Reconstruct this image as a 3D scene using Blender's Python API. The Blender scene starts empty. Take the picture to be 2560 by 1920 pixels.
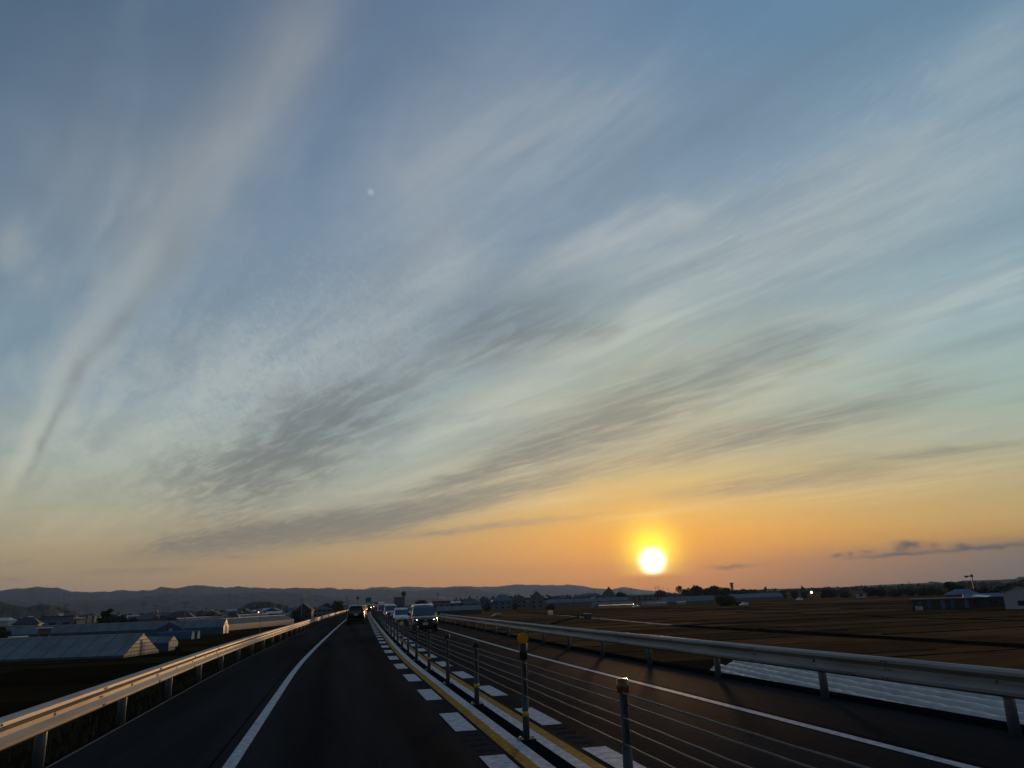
import bpy, bmesh, math, random
from mathutils import Vector
random.seed(7)
R_ = random.Random(11)
sc = bpy.context.scene
COL = sc.collection

# ---------------------------------------------------------------- camera
CAM_H = 1.85
YAW, PITCH, ROLL = math.radians(12.8), math.radians(15.58), math.radians(2.1)
FPX = 1930.0                                     # focal length in pixels of a 2560 wide frame
fw = Vector((math.sin(YAW)*math.cos(PITCH), math.cos(YAW)*math.cos(PITCH), math.sin(PITCH)))
rt0 = Vector((math.cos(YAW), -math.sin(YAW), 0)); up0 = rt0.cross(fw)
rt = rt0*math.cos(ROLL) - up0*math.sin(ROLL)
up = rt0*math.sin(ROLL) + up0*math.cos(ROLL)
cam = bpy.data.cameras.new('camera'); camo = bpy.data.objects.new('camera', cam); COL.objects.link(camo)
from mathutils import Matrix
camo.matrix_world = Matrix(((rt.x, up.x, -fw.x, 0), (rt.y, up.y, -fw.y, 0), (rt.z, up.z, -fw.z, CAM_H), (0, 0, 0, 1)))
cam.sensor_fit = 'HORIZONTAL'; cam.sensor_width = 36.0; cam.lens = 36.0*FPX/2560
cam.clip_start = 0.05; cam.clip_end = 60000
sc.camera = camo

def ray(x, y):
    return (fw + rt*((x-1280)/FPX) - up*((y-960)/FPX)).normalized()
def azel(x, y):
    d = ray(x, y); return math.degrees(math.atan2(d.x, d.y)), math.degrees(math.asin(d.z))
ZF = -5.0                                        # level of the fields below the road
def gpt(x, y, z=ZF):
    d = ray(x, y); t = (z-CAM_H)/d.z; return Vector((d.x*t, d.y*t, z))
def at(px, dist, z=ZF):
    "point at the bearing of column px (near the horizon), dist metres away"
    hy = 1472 + .0367*(2000-px); a = math.radians(azel(px, hy)[0])
    return Vector((math.sin(a)*dist, math.cos(a)*dist, z))

# ---------------------------------------------------------------- world
SUN_AZ, SUN_EL = azel(1631, 1403)
def lin(c):
    return tuple(((v/255)/12.92 if v/255 <= .04045 else ((v/255+.055)/1.055)**2.4) for v in c)
world = bpy.data.worlds.new("World"); sc.world = world; world.use_nodes = True
wt = world.node_tree; wt.nodes.clear()
WN = wt.nodes; WL = wt.links
def wlink(a, b): WL.new(a, b)
def m1(op, a, b=None, c=None, clamp=False, tree=None):
    n = (tree or wt).nodes.new('ShaderNodeMath'); n.operation = op; n.use_clamp = clamp
    for i, v in enumerate((a, b, c)):
        if v is None: continue
        if isinstance(v, (int, float)): n.inputs[i].default_value = v
        else: (tree or wt).links.new(v, n.inputs[i])
    return n.outputs[0]
def vmath(op, a, b=None):
    n = WN.new('ShaderNodeVectorMath'); n.operation = op
    for i, v in enumerate((a, b)):
        if v is None: continue
        if isinstance(v, (tuple, list)): n.inputs[i].default_value = v
        else: WL.new(v, n.inputs[i])
    return n.outputs['Value'] if op in ('LENGTH', 'DOT_PRODUCT') else n.outputs['Vector']
def comb(x, y, z=0.0):
    n = WN.new('ShaderNodeCombineXYZ')
    for i, v in enumerate((x, y, z)):
        if isinstance(v, (int, float)): n.inputs[i].default_value = v
        else: WL.new(v, n.inputs[i])
    return n.outputs[0]
def mapr(v, a, b, c, d, smooth=True):
    n = WN.new('ShaderNodeMapRange'); n.clamp = True
    if smooth: n.interpolation_type = 'SMOOTHSTEP'
    WL.new(v, n.inputs[0])
    for i, q in enumerate((a, b, c, d)): n.inputs[i+1].default_value = q
    return n.outputs[0]
def noise(vec, scale, detail=4, rough=.55, dist=0.0):
    n = WN.new('ShaderNodeTexNoise'); n.noise_dimensions = '2D'; n.inputs['Scale'].default_value = scale
    n.inputs['Detail'].default_value = detail; n.inputs['Roughness'].default_value = rough
    n.inputs['Distortion'].default_value = dist
    WL.new(vec, n.inputs['Vector']); return n.outputs[0]
def mixc(f, a, b, mode='MIX'):
    n = WN.new('ShaderNodeMix'); n.data_type = 'RGBA'; n.blend_type = mode
    for k, v in ((0, f), (6, a), (7, b)):
        if isinstance(v, (int, float)): n.inputs[k].default_value = v
        elif isinstance(v, tuple): n.inputs[k].default_value = (*v, 1)
        else: WL.new(v, n.inputs[k])
    return n.outputs[2]
def ramp(v, stops, span):
    n = WN.new('ShaderNodeValToRGB'); cr = n.color_ramp
    while len(cr.elements) > 1: cr.elements.remove(cr.elements[-1])
    for i, (e, c) in enumerate(stops):
        el = cr.elements[0] if i == 0 else cr.elements.new(e/span)
        el.position = e/span; el.color = (*lin(c), 1)
    WL.new(v, n.inputs[0]); return n.outputs[0]

tc = WN.new('ShaderNodeTexCoord'); D = tc.outputs['Generated']
sp = WN.new('ShaderNodeSeparateXYZ'); WL.new(D, sp.inputs[0]); dx, dy, dz = sp.outputs
az = m1('MULTIPLY', m1('ARCTAN2', dx, dy), 57.2958)
el = m1('MULTIPLY', m1('ARCSINE', dz), 57.2958)
# the cloud sheet: direction projected on a flat layer, turned so that one axis follows the streets of cirrus
AB = math.radians(-24)
den = m1('ADD', m1('MAXIMUM', dz, 0.0), .03)
pp = m1('DIVIDE', m1('ADD', m1('MULTIPLY', dx, math.sin(AB)), m1('MULTIPLY', dy, math.cos(AB))), den)
qq = m1('DIVIDE', m1('SUBTRACT', m1('MULTIPLY', dx, math.cos(AB)), m1('MULTIPLY', dy, math.sin(AB))), den)
pq = comb(pp, qq)
streak = noise(comb(m1('MULTIPLY', pp, .55), m1('MULTIPLY', qq, 2.6)), 1.5, 4, .58, .4)
streak2 = noise(comb(m1('MULTIPLY', pp, .9), m1('MULTIPLY', qq, 4.2), 3.0), 2.6, 5, .62, .3)
broad = noise(comb(m1('MULTIPLY', pp, .5), qq, 7.0), 1.1, 3, .5, .3)
# colour of the clear sky by elevation, for four bearings
eln = m1('ADD', el, m1('MULTIPLY', m1('SUBTRACT', noise(comb(m1('MULTIPLY', az, .05), m1('MULTIPLY', el, .35)), 1.0, 3, .5), .5), m1('MINIMUM', m1('MULTIPLY', el, .22), 3.0)))
ev = m1('DIVIDE', eln, 60.0, clamp=True)
colL = ramp(ev, [(0,(150,128,104)),(1.5,(168,144,114)),(4,(178,162,126)),(7,(170,173,152)),(10,(158,173,168)),(14,(130,156,172)),(20,(106,136,160)),(26,(96,124,150)),(32,(88,114,140)),(38,(78,104,130)),(60,(62,88,116))], 60)
colC = ramp(ev, [(0,(196,136,84)),(1.5,(206,152,90)),(3,(204,164,104)),(5,(192,172,130)),(7,(186,186,164)),(10,(168,184,178)),(13,(150,176,183)),(18,(130,158,178)),(24,(118,146,172)),(30,(108,136,165)),(38,(102,128,158)),(60,(72,100,138))], 60)
colS = ramp(ev, [(0,(190,118,56)),(1.0,(212,130,46)),(1.5,(238,144,38)),(4,(248,170,50)),(6,(232,182,88)),(8,(206,186,128)),(11,(184,183,158)),(15,(168,184,170)),(20,(148,174,181)),(26,(132,158,180)),(32,(118,148,174)),(40,(104,138,172)),(60,(76,108,148))], 60)
colR = ramp(ev, [(0,(88,84,72)),(1,(106,100,82)),(2.1,(126,112,88)),(2.9,(204,160,82)),(4,(208,174,104)),(6,(196,181,134)),(9,(176,183,163)),(12,(163,187,178)),(17,(148,180,192)),(23,(134,164,182)),(30,(118,153,178)),(36,(102,142,172)),(60,(72,108,150))], 60)
da = m1('SUBTRACT', az, SUN_AZ)
da = m1('SUBTRACT', m1('FLOORED_MODULO', m1('ADD', da, 180.0), 360.0), 180.0)
c = mixc(mapr(da, -47, -19, 0, 1, False), colL, colC)
c = mixc(mapr(da, -19, -1, 0, 1, False), c, colS)
c = mixc(mapr(da, 1, 24, 0, 1, False), c, colR)
c = mixc(mapr(da, 40, 140, 0, 1), c, colL)
away = m1('ABSOLUTE', da)                       # the sky opposite a setting sun is the darker half
c = mixc(mapr(away, 75, 170, 0, 1), c, mixc(1.0, c, (.42, .46, .58), 'MULTIPLY'))
# NISHITA sky supplies part of the light, at dusk level, with its sun disc off
nis = WN.new('ShaderNodeTexSky'); nis.sky_type = 'NISHITA'; nis.sun_disc = False
nis.sun_elevation = math.radians(SUN_EL); nis.sun_rotation = math.radians(SUN_AZ)
nis.dust_density = 1.5; nis.altitude = 10
c = mixc(.04, c, nis.outputs[0], 'ADD') if False else mixc(.10, c, mixc(1.0, nis.outputs[0], (.10, .10, .10), 'MULTIPLY'))

# clouds: warped bearing/elevation plane, each cloud an elongated patch of its own
wn = WN.new('ShaderNodeTexNoise'); wn.noise_dimensions = '2D'; wn.inputs['Scale'].default_value = .12; wn.inputs['Detail'].default_value = 4; wn.inputs['Roughness'].default_value = .6
ae = comb(az, el); WL.new(comb(m1('MULTIPLY', az, .8), m1('MULTIPLY', el, 1.6)), wn.inputs['Vector'])
warp = vmath('MULTIPLY', vmath('SUBTRACT', wn.outputs['Color'], (.5, .5, .5)), comb(6.0, m1('MINIMUM', m1('ADD', m1('MULTIPLY', el, .18), .1), 3.0), 0))
aw = vmath('ADD', ae, warp)
def patch(x0, y0, x1, y1, w, s, src=None):
    if src is not None and w > 9.5: w *= 1.45
    a, b = azel(x0, y0), azel(x1, y1)
    cx, cy = (a[0]+b[0])/2, (a[1]+b[1])/2
    ex, ey = (b[0]-a[0])/2, (b[1]-a[1])/2
    hl = math.hypot(ex, ey); th = math.atan2(ey, ex); hw = w/1930*57.3
    n = WN.new('ShaderNodeMapping'); n.vector_type = 'TEXTURE'
    n.inputs['Location'].default_value = (cx, cy, 0); n.inputs['Rotation'].default_value = (0, 0, th)
    n.inputs['Scale'].default_value = (hl+hw*.4, hw, 1)
    WL.new(src if src else aw, n.inputs['Vector'])
    r2 = vmath('DOT_PRODUCT', n.outputs[0], n.outputs[0])
    return m1('POWER', .36788, r2), s
def total(lst, src=None):
    acc = None; base = src if src else aw
    for i, t in enumerate(lst):
        if i % 8 == 7:                            # chained so that the shader keeps few values alive at a time
            base = vmath('ADD', src if src else aw, comb(m1('MULTIPLY', acc, 1e-7), 0.0))
        g, s_ = patch(*t, src=base)
        acc = m1('MULTIPLY', g, s_) if acc is None else m1('MULTIPLY_ADD', g, s_, acc)
    return acc
SHEET = [(300,1110,1040,740,150,.26),(-60,620,520,260,150,.26),(880,900,1150,460,100,.30),(1450,620,2560,60,120,.26),(1350,880,2560,430,110,.30),(1500,1060,2600,800,70,.22),(930,480,1500,60,140,.22),(60,1230,700,1180,60,.25)]
LIGHT = [(1210,890,1740,750,26,.6),(1260,900,1500,870,14,.4),(1660,530,1740,525,18,.5),(250,560,420,560,140,.22),(30,650,60,650,50,.3),
         (100,1060,620,1010,80,.45),(250,930,760,880,70,.35),(620,980,1060,760,70,.42),
         (1020,680,1180,580,55,.4),(1040,430,1420,220,120,.33),(1300,360,1700,230,70,.22),(1240,700,1440,650,30,.28),(1400,640,1720,530,30,.5),(1560,690,2200,540,55,.42),
         (1900,600,2560,300,60,.3),(2000,500,2300,380,60,.22),(2380,180,2600,80,45,.28),
         (930,1090,1400,970,30,.75),(1390,975,2000,810,26,.7),(2000,810,2500,725,20,.55),
         (1560,1060,2100,880,26,.65),(2100,870,2480,730,16,.4),(1450,860,1900,740,26,.35),(2350,760,2560,680,40,.25),
         (900,1220,1500,1130,26,.3),(1290,1210,1450,1140,12,.8),(1100,1290,1560,1240,10,.35),
         (1500,1312,1860,1254,9,.5),(1850,1256,2560,1150,22,.3),(2000,1230,2400,1180,9,.3),(60,1310,280,1320,22,.2),(1750,1130,1980,1110,6,.3)]
DARK = [(540,1250,880,1040,58,.85),(360,1200,760,1120,45,.30),(700,1110,1010,920,62,.40),
        (450,1372,900,1292,17,1.3),(740,1345,1180,1240,19,1.2),(950,1300,1500,1180,15,.6),(1000,1215,1340,1140,13,.5),(900,1345,1420,1300,7,.5),(880,1250,1240,1180,9,.4),
        (1230,1160,1560,1060,30,.62),(1380,1080,1900,900,46,.6),(1850,920,2150,830,30,.3),(1130,850,1420,770,62,.5),(1420,830,1560,800,20,.3),
        (1620,1140,2060,1040,24,.65),(2000,1050,2350,970,24,.3),(1700,1240,2180,1180,13,.45),(2180,1135,2560,1108,9,.42),(2050,1180,2250,1160,16,.25),
        (250,1432,470,1424,6,.3),(600,1395,660,1393,5,.25),(0,1408,60,1402,6,.2),(0,1445,60,1448,6,.25)]
CRISP = [(2248,1362,2296,1362,9,1.0),(2236,1376,2262,1376,8,.5),(2322,1362,2338,1366,7,.5),(2385,1363,2416,1366,5,.8),(2085,1389,2104,1388,4,.8),(2118,1387,2132,1384,6,.6),(2152,1379,2180,1380,4,.6),
         (2140,1394,2350,1378,4,.85),(2350,1377,2570,1357,4.5,.85),(2490,1370,2515,1369,3,.5),(1782,1418,1876,1415,4,.65),(1790,1424,1830,1423,2.5,.5)]
EDGE = [(68,1190,140,1020,9,.36),(140,1020,208,905,10,.34),(208,905,335,760,15,.28),(350,740,480,540,26,.22)]
BAND = [(38,1195,118,1012,12,1.3),(118,1012,258,800,22,1.2),(258,800,403,570,36,.8),(403,570,605,302,50,.66),(605,302,820,-20,66,.55)]
STREAK_IN = [(450,1372,900,1292,15,.55),(740,1345,1180,1240,16,.5),(1330,1200,1560,1110,12,.3),(900,1110,1180,1000,16,.2)]
sm = mapr(streak, .32, .68, .55, 1.6); sm2 = mapr(streak2, .3, .7, .6, 1.35)
aw4 = vmath('ADD', ae, vmath('MULTIPLY', vmath('SUBTRACT', wn.outputs['Color'], (.5, .5, .5)), (1.2, .8, 0)))
bandf = m1('MULTIPLY', total(BAND, src=aw4), mapr(streak2, .25, .75, .75, 1.2))
lightf = m1('ADD', m1('ADD', bandf, m1('MULTIPLY', m1('MULTIPLY', total(LIGHT), sm), sm2)), m1('MULTIPLY', total(SHEET), mapr(broad, .25, .7, .45, 1.3)))
darkf = m1('MULTIPLY', m1('MULTIPLY', total(DARK), mapr(streak2, .32, .66, .55, 1.5)), mapr(broad, .3, .7, .8, 1.35))
# cirrocumulus ripples in the middle of the sheet
rip = noise(comb(m1('MULTIPLY', az, 1.5), m1('ADD', m1('MULTIPLY', el, 1.7), m1('MULTIPLY', az, .5))), 1.3, 2, .5, .9)
ripm = total([(330,1100,1080,780,150,1.0),(500,1180,900,960,90,.6)])
ripf = m1('MULTIPLY', m1('MULTIPLY', m1('SUBTRACT', rip, .5), ripm), 1.5)
fib = noise(comb(m1('ADD', m1('MULTIPLY', az, .28), m1('MULTIPLY', el, .5)), m1('SUBTRACT', m1('MULTIPLY', el, 2.4), m1('MULTIPLY', az, 1.25))), 1.1, 4, .6, .2)
fibf = m1('MULTIPLY', m1('MULTIPLY', mapr(fib, .48, .72, 0, 1), total([(1500,700,2300,460,110,1.0),(2200,330,2560,150,90,.5)])), .28)
gen = m1('MULTIPLY', m1('SUBTRACT', m1('ADD', m1('MULTIPLY', streak, .6), m1('MULTIPLY', broad, .6)), .6), mapr(el, 1.5, 12, .0, .95))
lf = m1('ADD', m1('ADD', lightf, fibf), m1('ADD', m1('MAXIMUM', ripf, 0.0), m1('MAXIMUM', gen, 0.0)))
lf = m1('SUBTRACT', 1.0, m1('POWER', .36788, m1('MULTIPLY', lf, 1.5)))
edgef = m1('MULTIPLY', total(EDGE+STREAK_IN, src=aw4), mapr(streak2, .35, .62, .6, 1.15))
df = m1('ADD', m1('ADD', darkf, edgef), m1('ADD', m1('MAXIMUM', m1('MULTIPLY', ripf, -.25), 0.0), m1('MAXIMUM', m1('MULTIPLY', gen, -.8), 0.0)))
df = m1('SUBTRACT', 1.0, m1('POWER', .36788, m1('MULTIPLY', df, 1.5)))
lcol = mixc(1.0, mixc(1.0, c, (.85, .85, .85), 'MULTIPLY'), (.235, .20, .135), 'ADD')
hsv = WN.new('ShaderNodeHueSaturation'); hsv.inputs['Saturation'].default_value = .55; hsv.inputs['Value'].default_value = .50; WL.new(c, hsv.inputs['Color'])
c2 = mixc(m1('MULTIPLY', lf, .95), c, lcol)
c2 = mixc(m1('MULTIPLY', df, 1.0), c2, hsv.outputs[0])
aw2 = vmath('ADD', ae, vmath('MULTIPLY', vmath('SUBTRACT', wn.outputs['Color'], (.5, .5, .5)), (.8, .16, 0)))
finen = WN.new('ShaderNodeTexNoise'); finen.noise_dimensions = '2D'; finen.inputs['Scale'].default_value = 1.6; finen.inputs['Detail'].default_value = 2; WL.new(ae, finen.inputs['Vector'])
aw3 = vmath('ADD', aw2, vmath('MULTIPLY', vmath('SUBTRACT', finen.outputs['Color'], (.5, .5, .5)), (.5, .35, 0)))
cf = m1('MULTIPLY', total(CRISP, src=aw3), 1.0, clamp=True)
c2 = mixc(m1('MULTIPLY', cf, .85), c2, lin((66, 68, 70)))
# a small faint pale disc drawn into the sky
mo = ray(927, 480); md = m1('MULTIPLY', m1('ARCCOSINE', m1('MINIMUM', vmath('DOT_PRODUCT', D, tuple(mo)), .9999999)), 57.2958)
c2 = mixc(m1('MULTIPLY', m1('POWER', .36788, m1('POWER', m1('DIVIDE', md, .24), 4.0)), .38), c2, (.52, .56, .55))
# the low sun and its aureole
sa, se = math.radians(SUN_AZ), math.radians(SUN_EL)
SUND = Vector((math.sin(sa)*math.cos(se), math.cos(sa)*math.cos(se), math.sin(se)))
th = m1('MULTIPLY', m1('ARCCOSINE', m1('MINIMUM', vmath('DOT_PRODUCT', D, tuple(SUND)), .9999999)), 57.2958)
sh = Vector((SUND.x, SUND.y, SUND.z+math.radians(.55))).normalized()
th2 = m1('MULTIPLY', m1('ARCCOSINE', m1('MINIMUM', vmath('DOT_PRODUCT', D, tuple(sh)), .9999999)), 57.2958)
core = m1('MULTIPLY', m1('POWER', 2.71828, m1('MULTIPLY', m1('POWER', m1('DIVIDE', th, .70), 2.6), -1.0)), 7.0)
bank = mapr(el, 1.05, 1.6, 0, 1)
halo = m1('MULTIPLY', m1('MULTIPLY', m1('POWER', 2.71828, m1('MULTIPLY', m1('POWER', m1('DIVIDE', th2, 1.62), 2.0), -1.0)), 1.25), bank)
wide = m1('MULTIPLY', m1('POWER', 2.71828, m1('DIVIDE', th2, -5.0)), .09)
def scol(f, colr):
    n = WN.new('ShaderNodeMix'); n.data_type = 'RGBA'; n.blend_type = 'MULTIPLY'; n.inputs[0].default_value = 1
    WL.new(comb(f, f, f), n.inputs[6]); n.inputs[7].default_value = (*colr, 1); return n.outputs[2]
c3 = mixc(1.0, c2, scol(m1('MULTIPLY', core, bank), (1, .98, .9)), 'ADD')
c3 = mixc(1.0, c3, scol(halo, (1.0, 1.0, .02)), 'ADD')
c3 = mixc(1.0, c3, scol(wide, (1.0, .5, .06)), 'ADD')
bg = WN.new('ShaderNodeBackground'); WL.new(c3, bg.inputs[0]); bg.inputs[1].default_value = 1.0
wo = WN.new('ShaderNodeOutputWorld'); WL.new(bg.outputs[0], wo.inputs[0])
world.cycles.sampling_method = 'MANUAL'; world.cycles.sample_map_resolution = 1024

# ---------------------------------------------------------------- sun
sl = bpy.data.lights.new('sun', 'SUN'); sl.energy = 2.0; sl.angle = math.radians(4); sl.color = (1.0, .56, .24)
so = bpy.data.objects.new('sun', sl); COL.objects.link(so)
so.rotation_euler = SUND.to_track_quat('Z', 'Y').to_euler()

vs = sc.view_settings; vs.view_transform = 'Standard'; vs.look = 'None'; vs.exposure = 0; vs.gamma = 1; vs.use_curve_mapping = False
cy = sc.cycles; cy.use_denoising = True; cy.max_bounces = 5; cy.diffuse_bounces = 2; cy.glossy_bounces = 3
cy.volume_bounces = 1; cy.transparent_max_bounces = 12; cy.sample_clamp_indirect = 3.0
try: cy.denoiser = 'OPENIMAGEDENOISE'
except Exception: pass
# ---------------------------------------------------------------- helpers
class MB:
    def __init__(s): s.v = []; s.f = []; s.m = []
    def add(s, vs, fs, mi=0):
        o = len(s.v); s.v += [tuple(p) for p in vs]
        for f in fs: s.f.append(tuple(o+i for i in f)); s.m.append(mi)
        return s
    def box(s, x0, x1, y0, y1, z0, z1, mi=0):
        return s.add([(x0,y0,z0),(x1,y0,z0),(x1,y1,z0),(x0,y1,z0),(x0,y0,z1),(x1,y0,z1),(x1,y1,z1),(x0,y1,z1)],
                     [(0,3,2,1),(4,5,6,7),(0,1,5,4),(1,2,6,5),(2,3,7,6),(3,0,4,7)], mi)
    def cyl(s, a, b, r0, r1=None, n=8, mi=0, cap=True):
        a, b = Vector(a), Vector(b); r1 = r0 if r1 is None else r1
        d = (b-a).normalized(); u = d.orthogonal().normalized(); w = d.cross(u); vs = []
        for p, r in ((a, r0), (b, r1)):
            for i in range(n):
                t = 2*math.pi*i/n; vs.append(p+u*(r*math.cos(t))+w*(r*math.sin(t)))
        fs = [(i, (i+1) % n, n+(i+1) % n, n+i) for i in range(n)]
        if cap: fs += [tuple(range(n-1, -1, -1)), tuple(range(n, 2*n))]
        return s.add(vs, fs, mi)
    def tube(s, pts, r, n=5):
        for a, b in zip(pts, pts[1:]): s.cyl(a, b, r, n=n, cap=False)
        return s
    def loft(s, rings, close=True, caps=True, mi=0):
        n = len(rings[0]); vs = [p for r in rings for p in r]; fs = []
        for k in range(len(rings)-1):
            for i in range(n if close else n-1):
                j = (i+1) % n; fs.append((k*n+i, k*n+j, (k+1)*n+j, (k+1)*n+i))
        if caps: fs += [tuple(range(n-1, -1, -1)), tuple((len(rings)-1)*n+i for i in range(n))]
        return s.add(vs, fs, mi)
    def mesh(s, name, mats, smooth=False):
        me = bpy.data.meshes.new(name); me.from_pydata(s.v, [], s.f)
        for mt in (mats if isinstance(mats, (list, tuple)) else [mats]): me.materials.append(mt)
        if any(s.m): me.polygons.foreach_set('material_index', s.m)
        if smooth: me.polygons.foreach_set('use_smooth', [True]*len(s.f))
        me.update(); return me
    def build(s, name, mats, parent=None, smooth=False, loc=None, **kw):
        return link(name, s.mesh(name, mats, smooth), parent, loc, **kw)
def link(name, me, parent=None, loc=None, rz=None, **kw):
    o = bpy.data.objects.new(name, me); COL.objects.link(o)
    if parent: o.parent = parent
    if loc is not None: o.location = loc
    if rz is not None: o.rotation_euler = (0, 0, rz)
    for k, v in kw.items(): o[k] = v
    return o
def thing(name, label, cat, loc=(0,0,0), rz=0, group=None):
    o = bpy.data.objects.new(name, None); COL.objects.link(o); o.location = loc; o.rotation_euler = (0,0,rz)
    o['label'] = label; o['category'] = cat
    if group: o['group'] = group
    return o
def copy_tree(o, parent=None):
    c = o.copy(); COL.objects.link(c); c.parent = parent
    for ch in o.children: copy_tree(ch, c)
    return c
def bev(o, w=.02, seg=2):
    md = o.modifiers.new('bevel', 'BEVEL'); md.width = w; md.segments = seg; md.limit_method = 'ANGLE'; return o

def mat(name, col, rough=.6, metal=0.0, var=.15, vscale=2.0, bump=0.0, bscale=40.0, emit=None, estr=0.0, spec=.5, col2=None, stretch=None, coat=0.0, tr=0.0):
    m = bpy.data.materials.new(name); m.use_nodes = True; t = m.node_tree; N = t.nodes; L = t.links
    p = N['Principled BSDF']; p.inputs['Roughness'].default_value = rough; p.inputs['Metallic'].default_value = metal
    p.inputs['Specular IOR Level'].default_value = spec; p.inputs['Coat Weight'].default_value = coat
    if tr: p.inputs['Transmission Weight'].default_value = tr
    tcn = N.new('ShaderNodeTexCoord'); src = tcn.outputs['Object']
    if stretch:
        mp = N.new('ShaderNodeMapping'); mp.inputs['Scale'].default_value = stretch; L.new(src, mp.inputs['Vector']); src = mp.outputs[0]
    if var or col2:
        nz = N.new('ShaderNodeTexNoise'); nz.inputs['Scale'].default_value = vscale; nz.inputs['Detail'].default_value = 5; nz.inputs['Roughness'].default_value = .62
        L.new(src, nz.inputs['Vector'])
        mr = N.new('ShaderNodeMapRange'); mr.inputs[1].default_value = .35; mr.inputs[2].default_value = .65; L.new(nz.outputs[0], mr.inputs[0])
        mx = N.new('ShaderNodeMix'); mx.data_type = 'RGBA'; L.new(mr.outputs[0], mx.inputs[0])
        a = tuple(c*(1-var) for c in col); b = col2 if col2 else tuple(min(1, c*(1+var)) for c in col)
        mx.inputs[6].default_value = (*a, 1); mx.inputs[7].default_value = (*b, 1); L.new(mx.outputs[2], p.inputs['Base Color'])
    else: p.inputs['Base Color'].default_value = (*col, 1)
    if bump:
        bn = N.new('ShaderNodeTexNoise'); bn.inputs['Scale'].default_value = bscale; bn.inputs['Detail'].default_value = 3; L.new(src, bn.inputs['Vector'])
        bp = N.new('ShaderNodeBump'); bp.inputs['Strength'].default_value = bump; bp.inputs['Distance'].default_value = .02
        L.new(bn.outputs[0], bp.inputs['Height']); L.new(bp.outputs[0], p.inputs['Normal'])
    if emit: p.inputs['Emission Color'].default_value = (*emit, 1); p.inputs['Emission Strength'].default_value = estr
    return m

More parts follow.
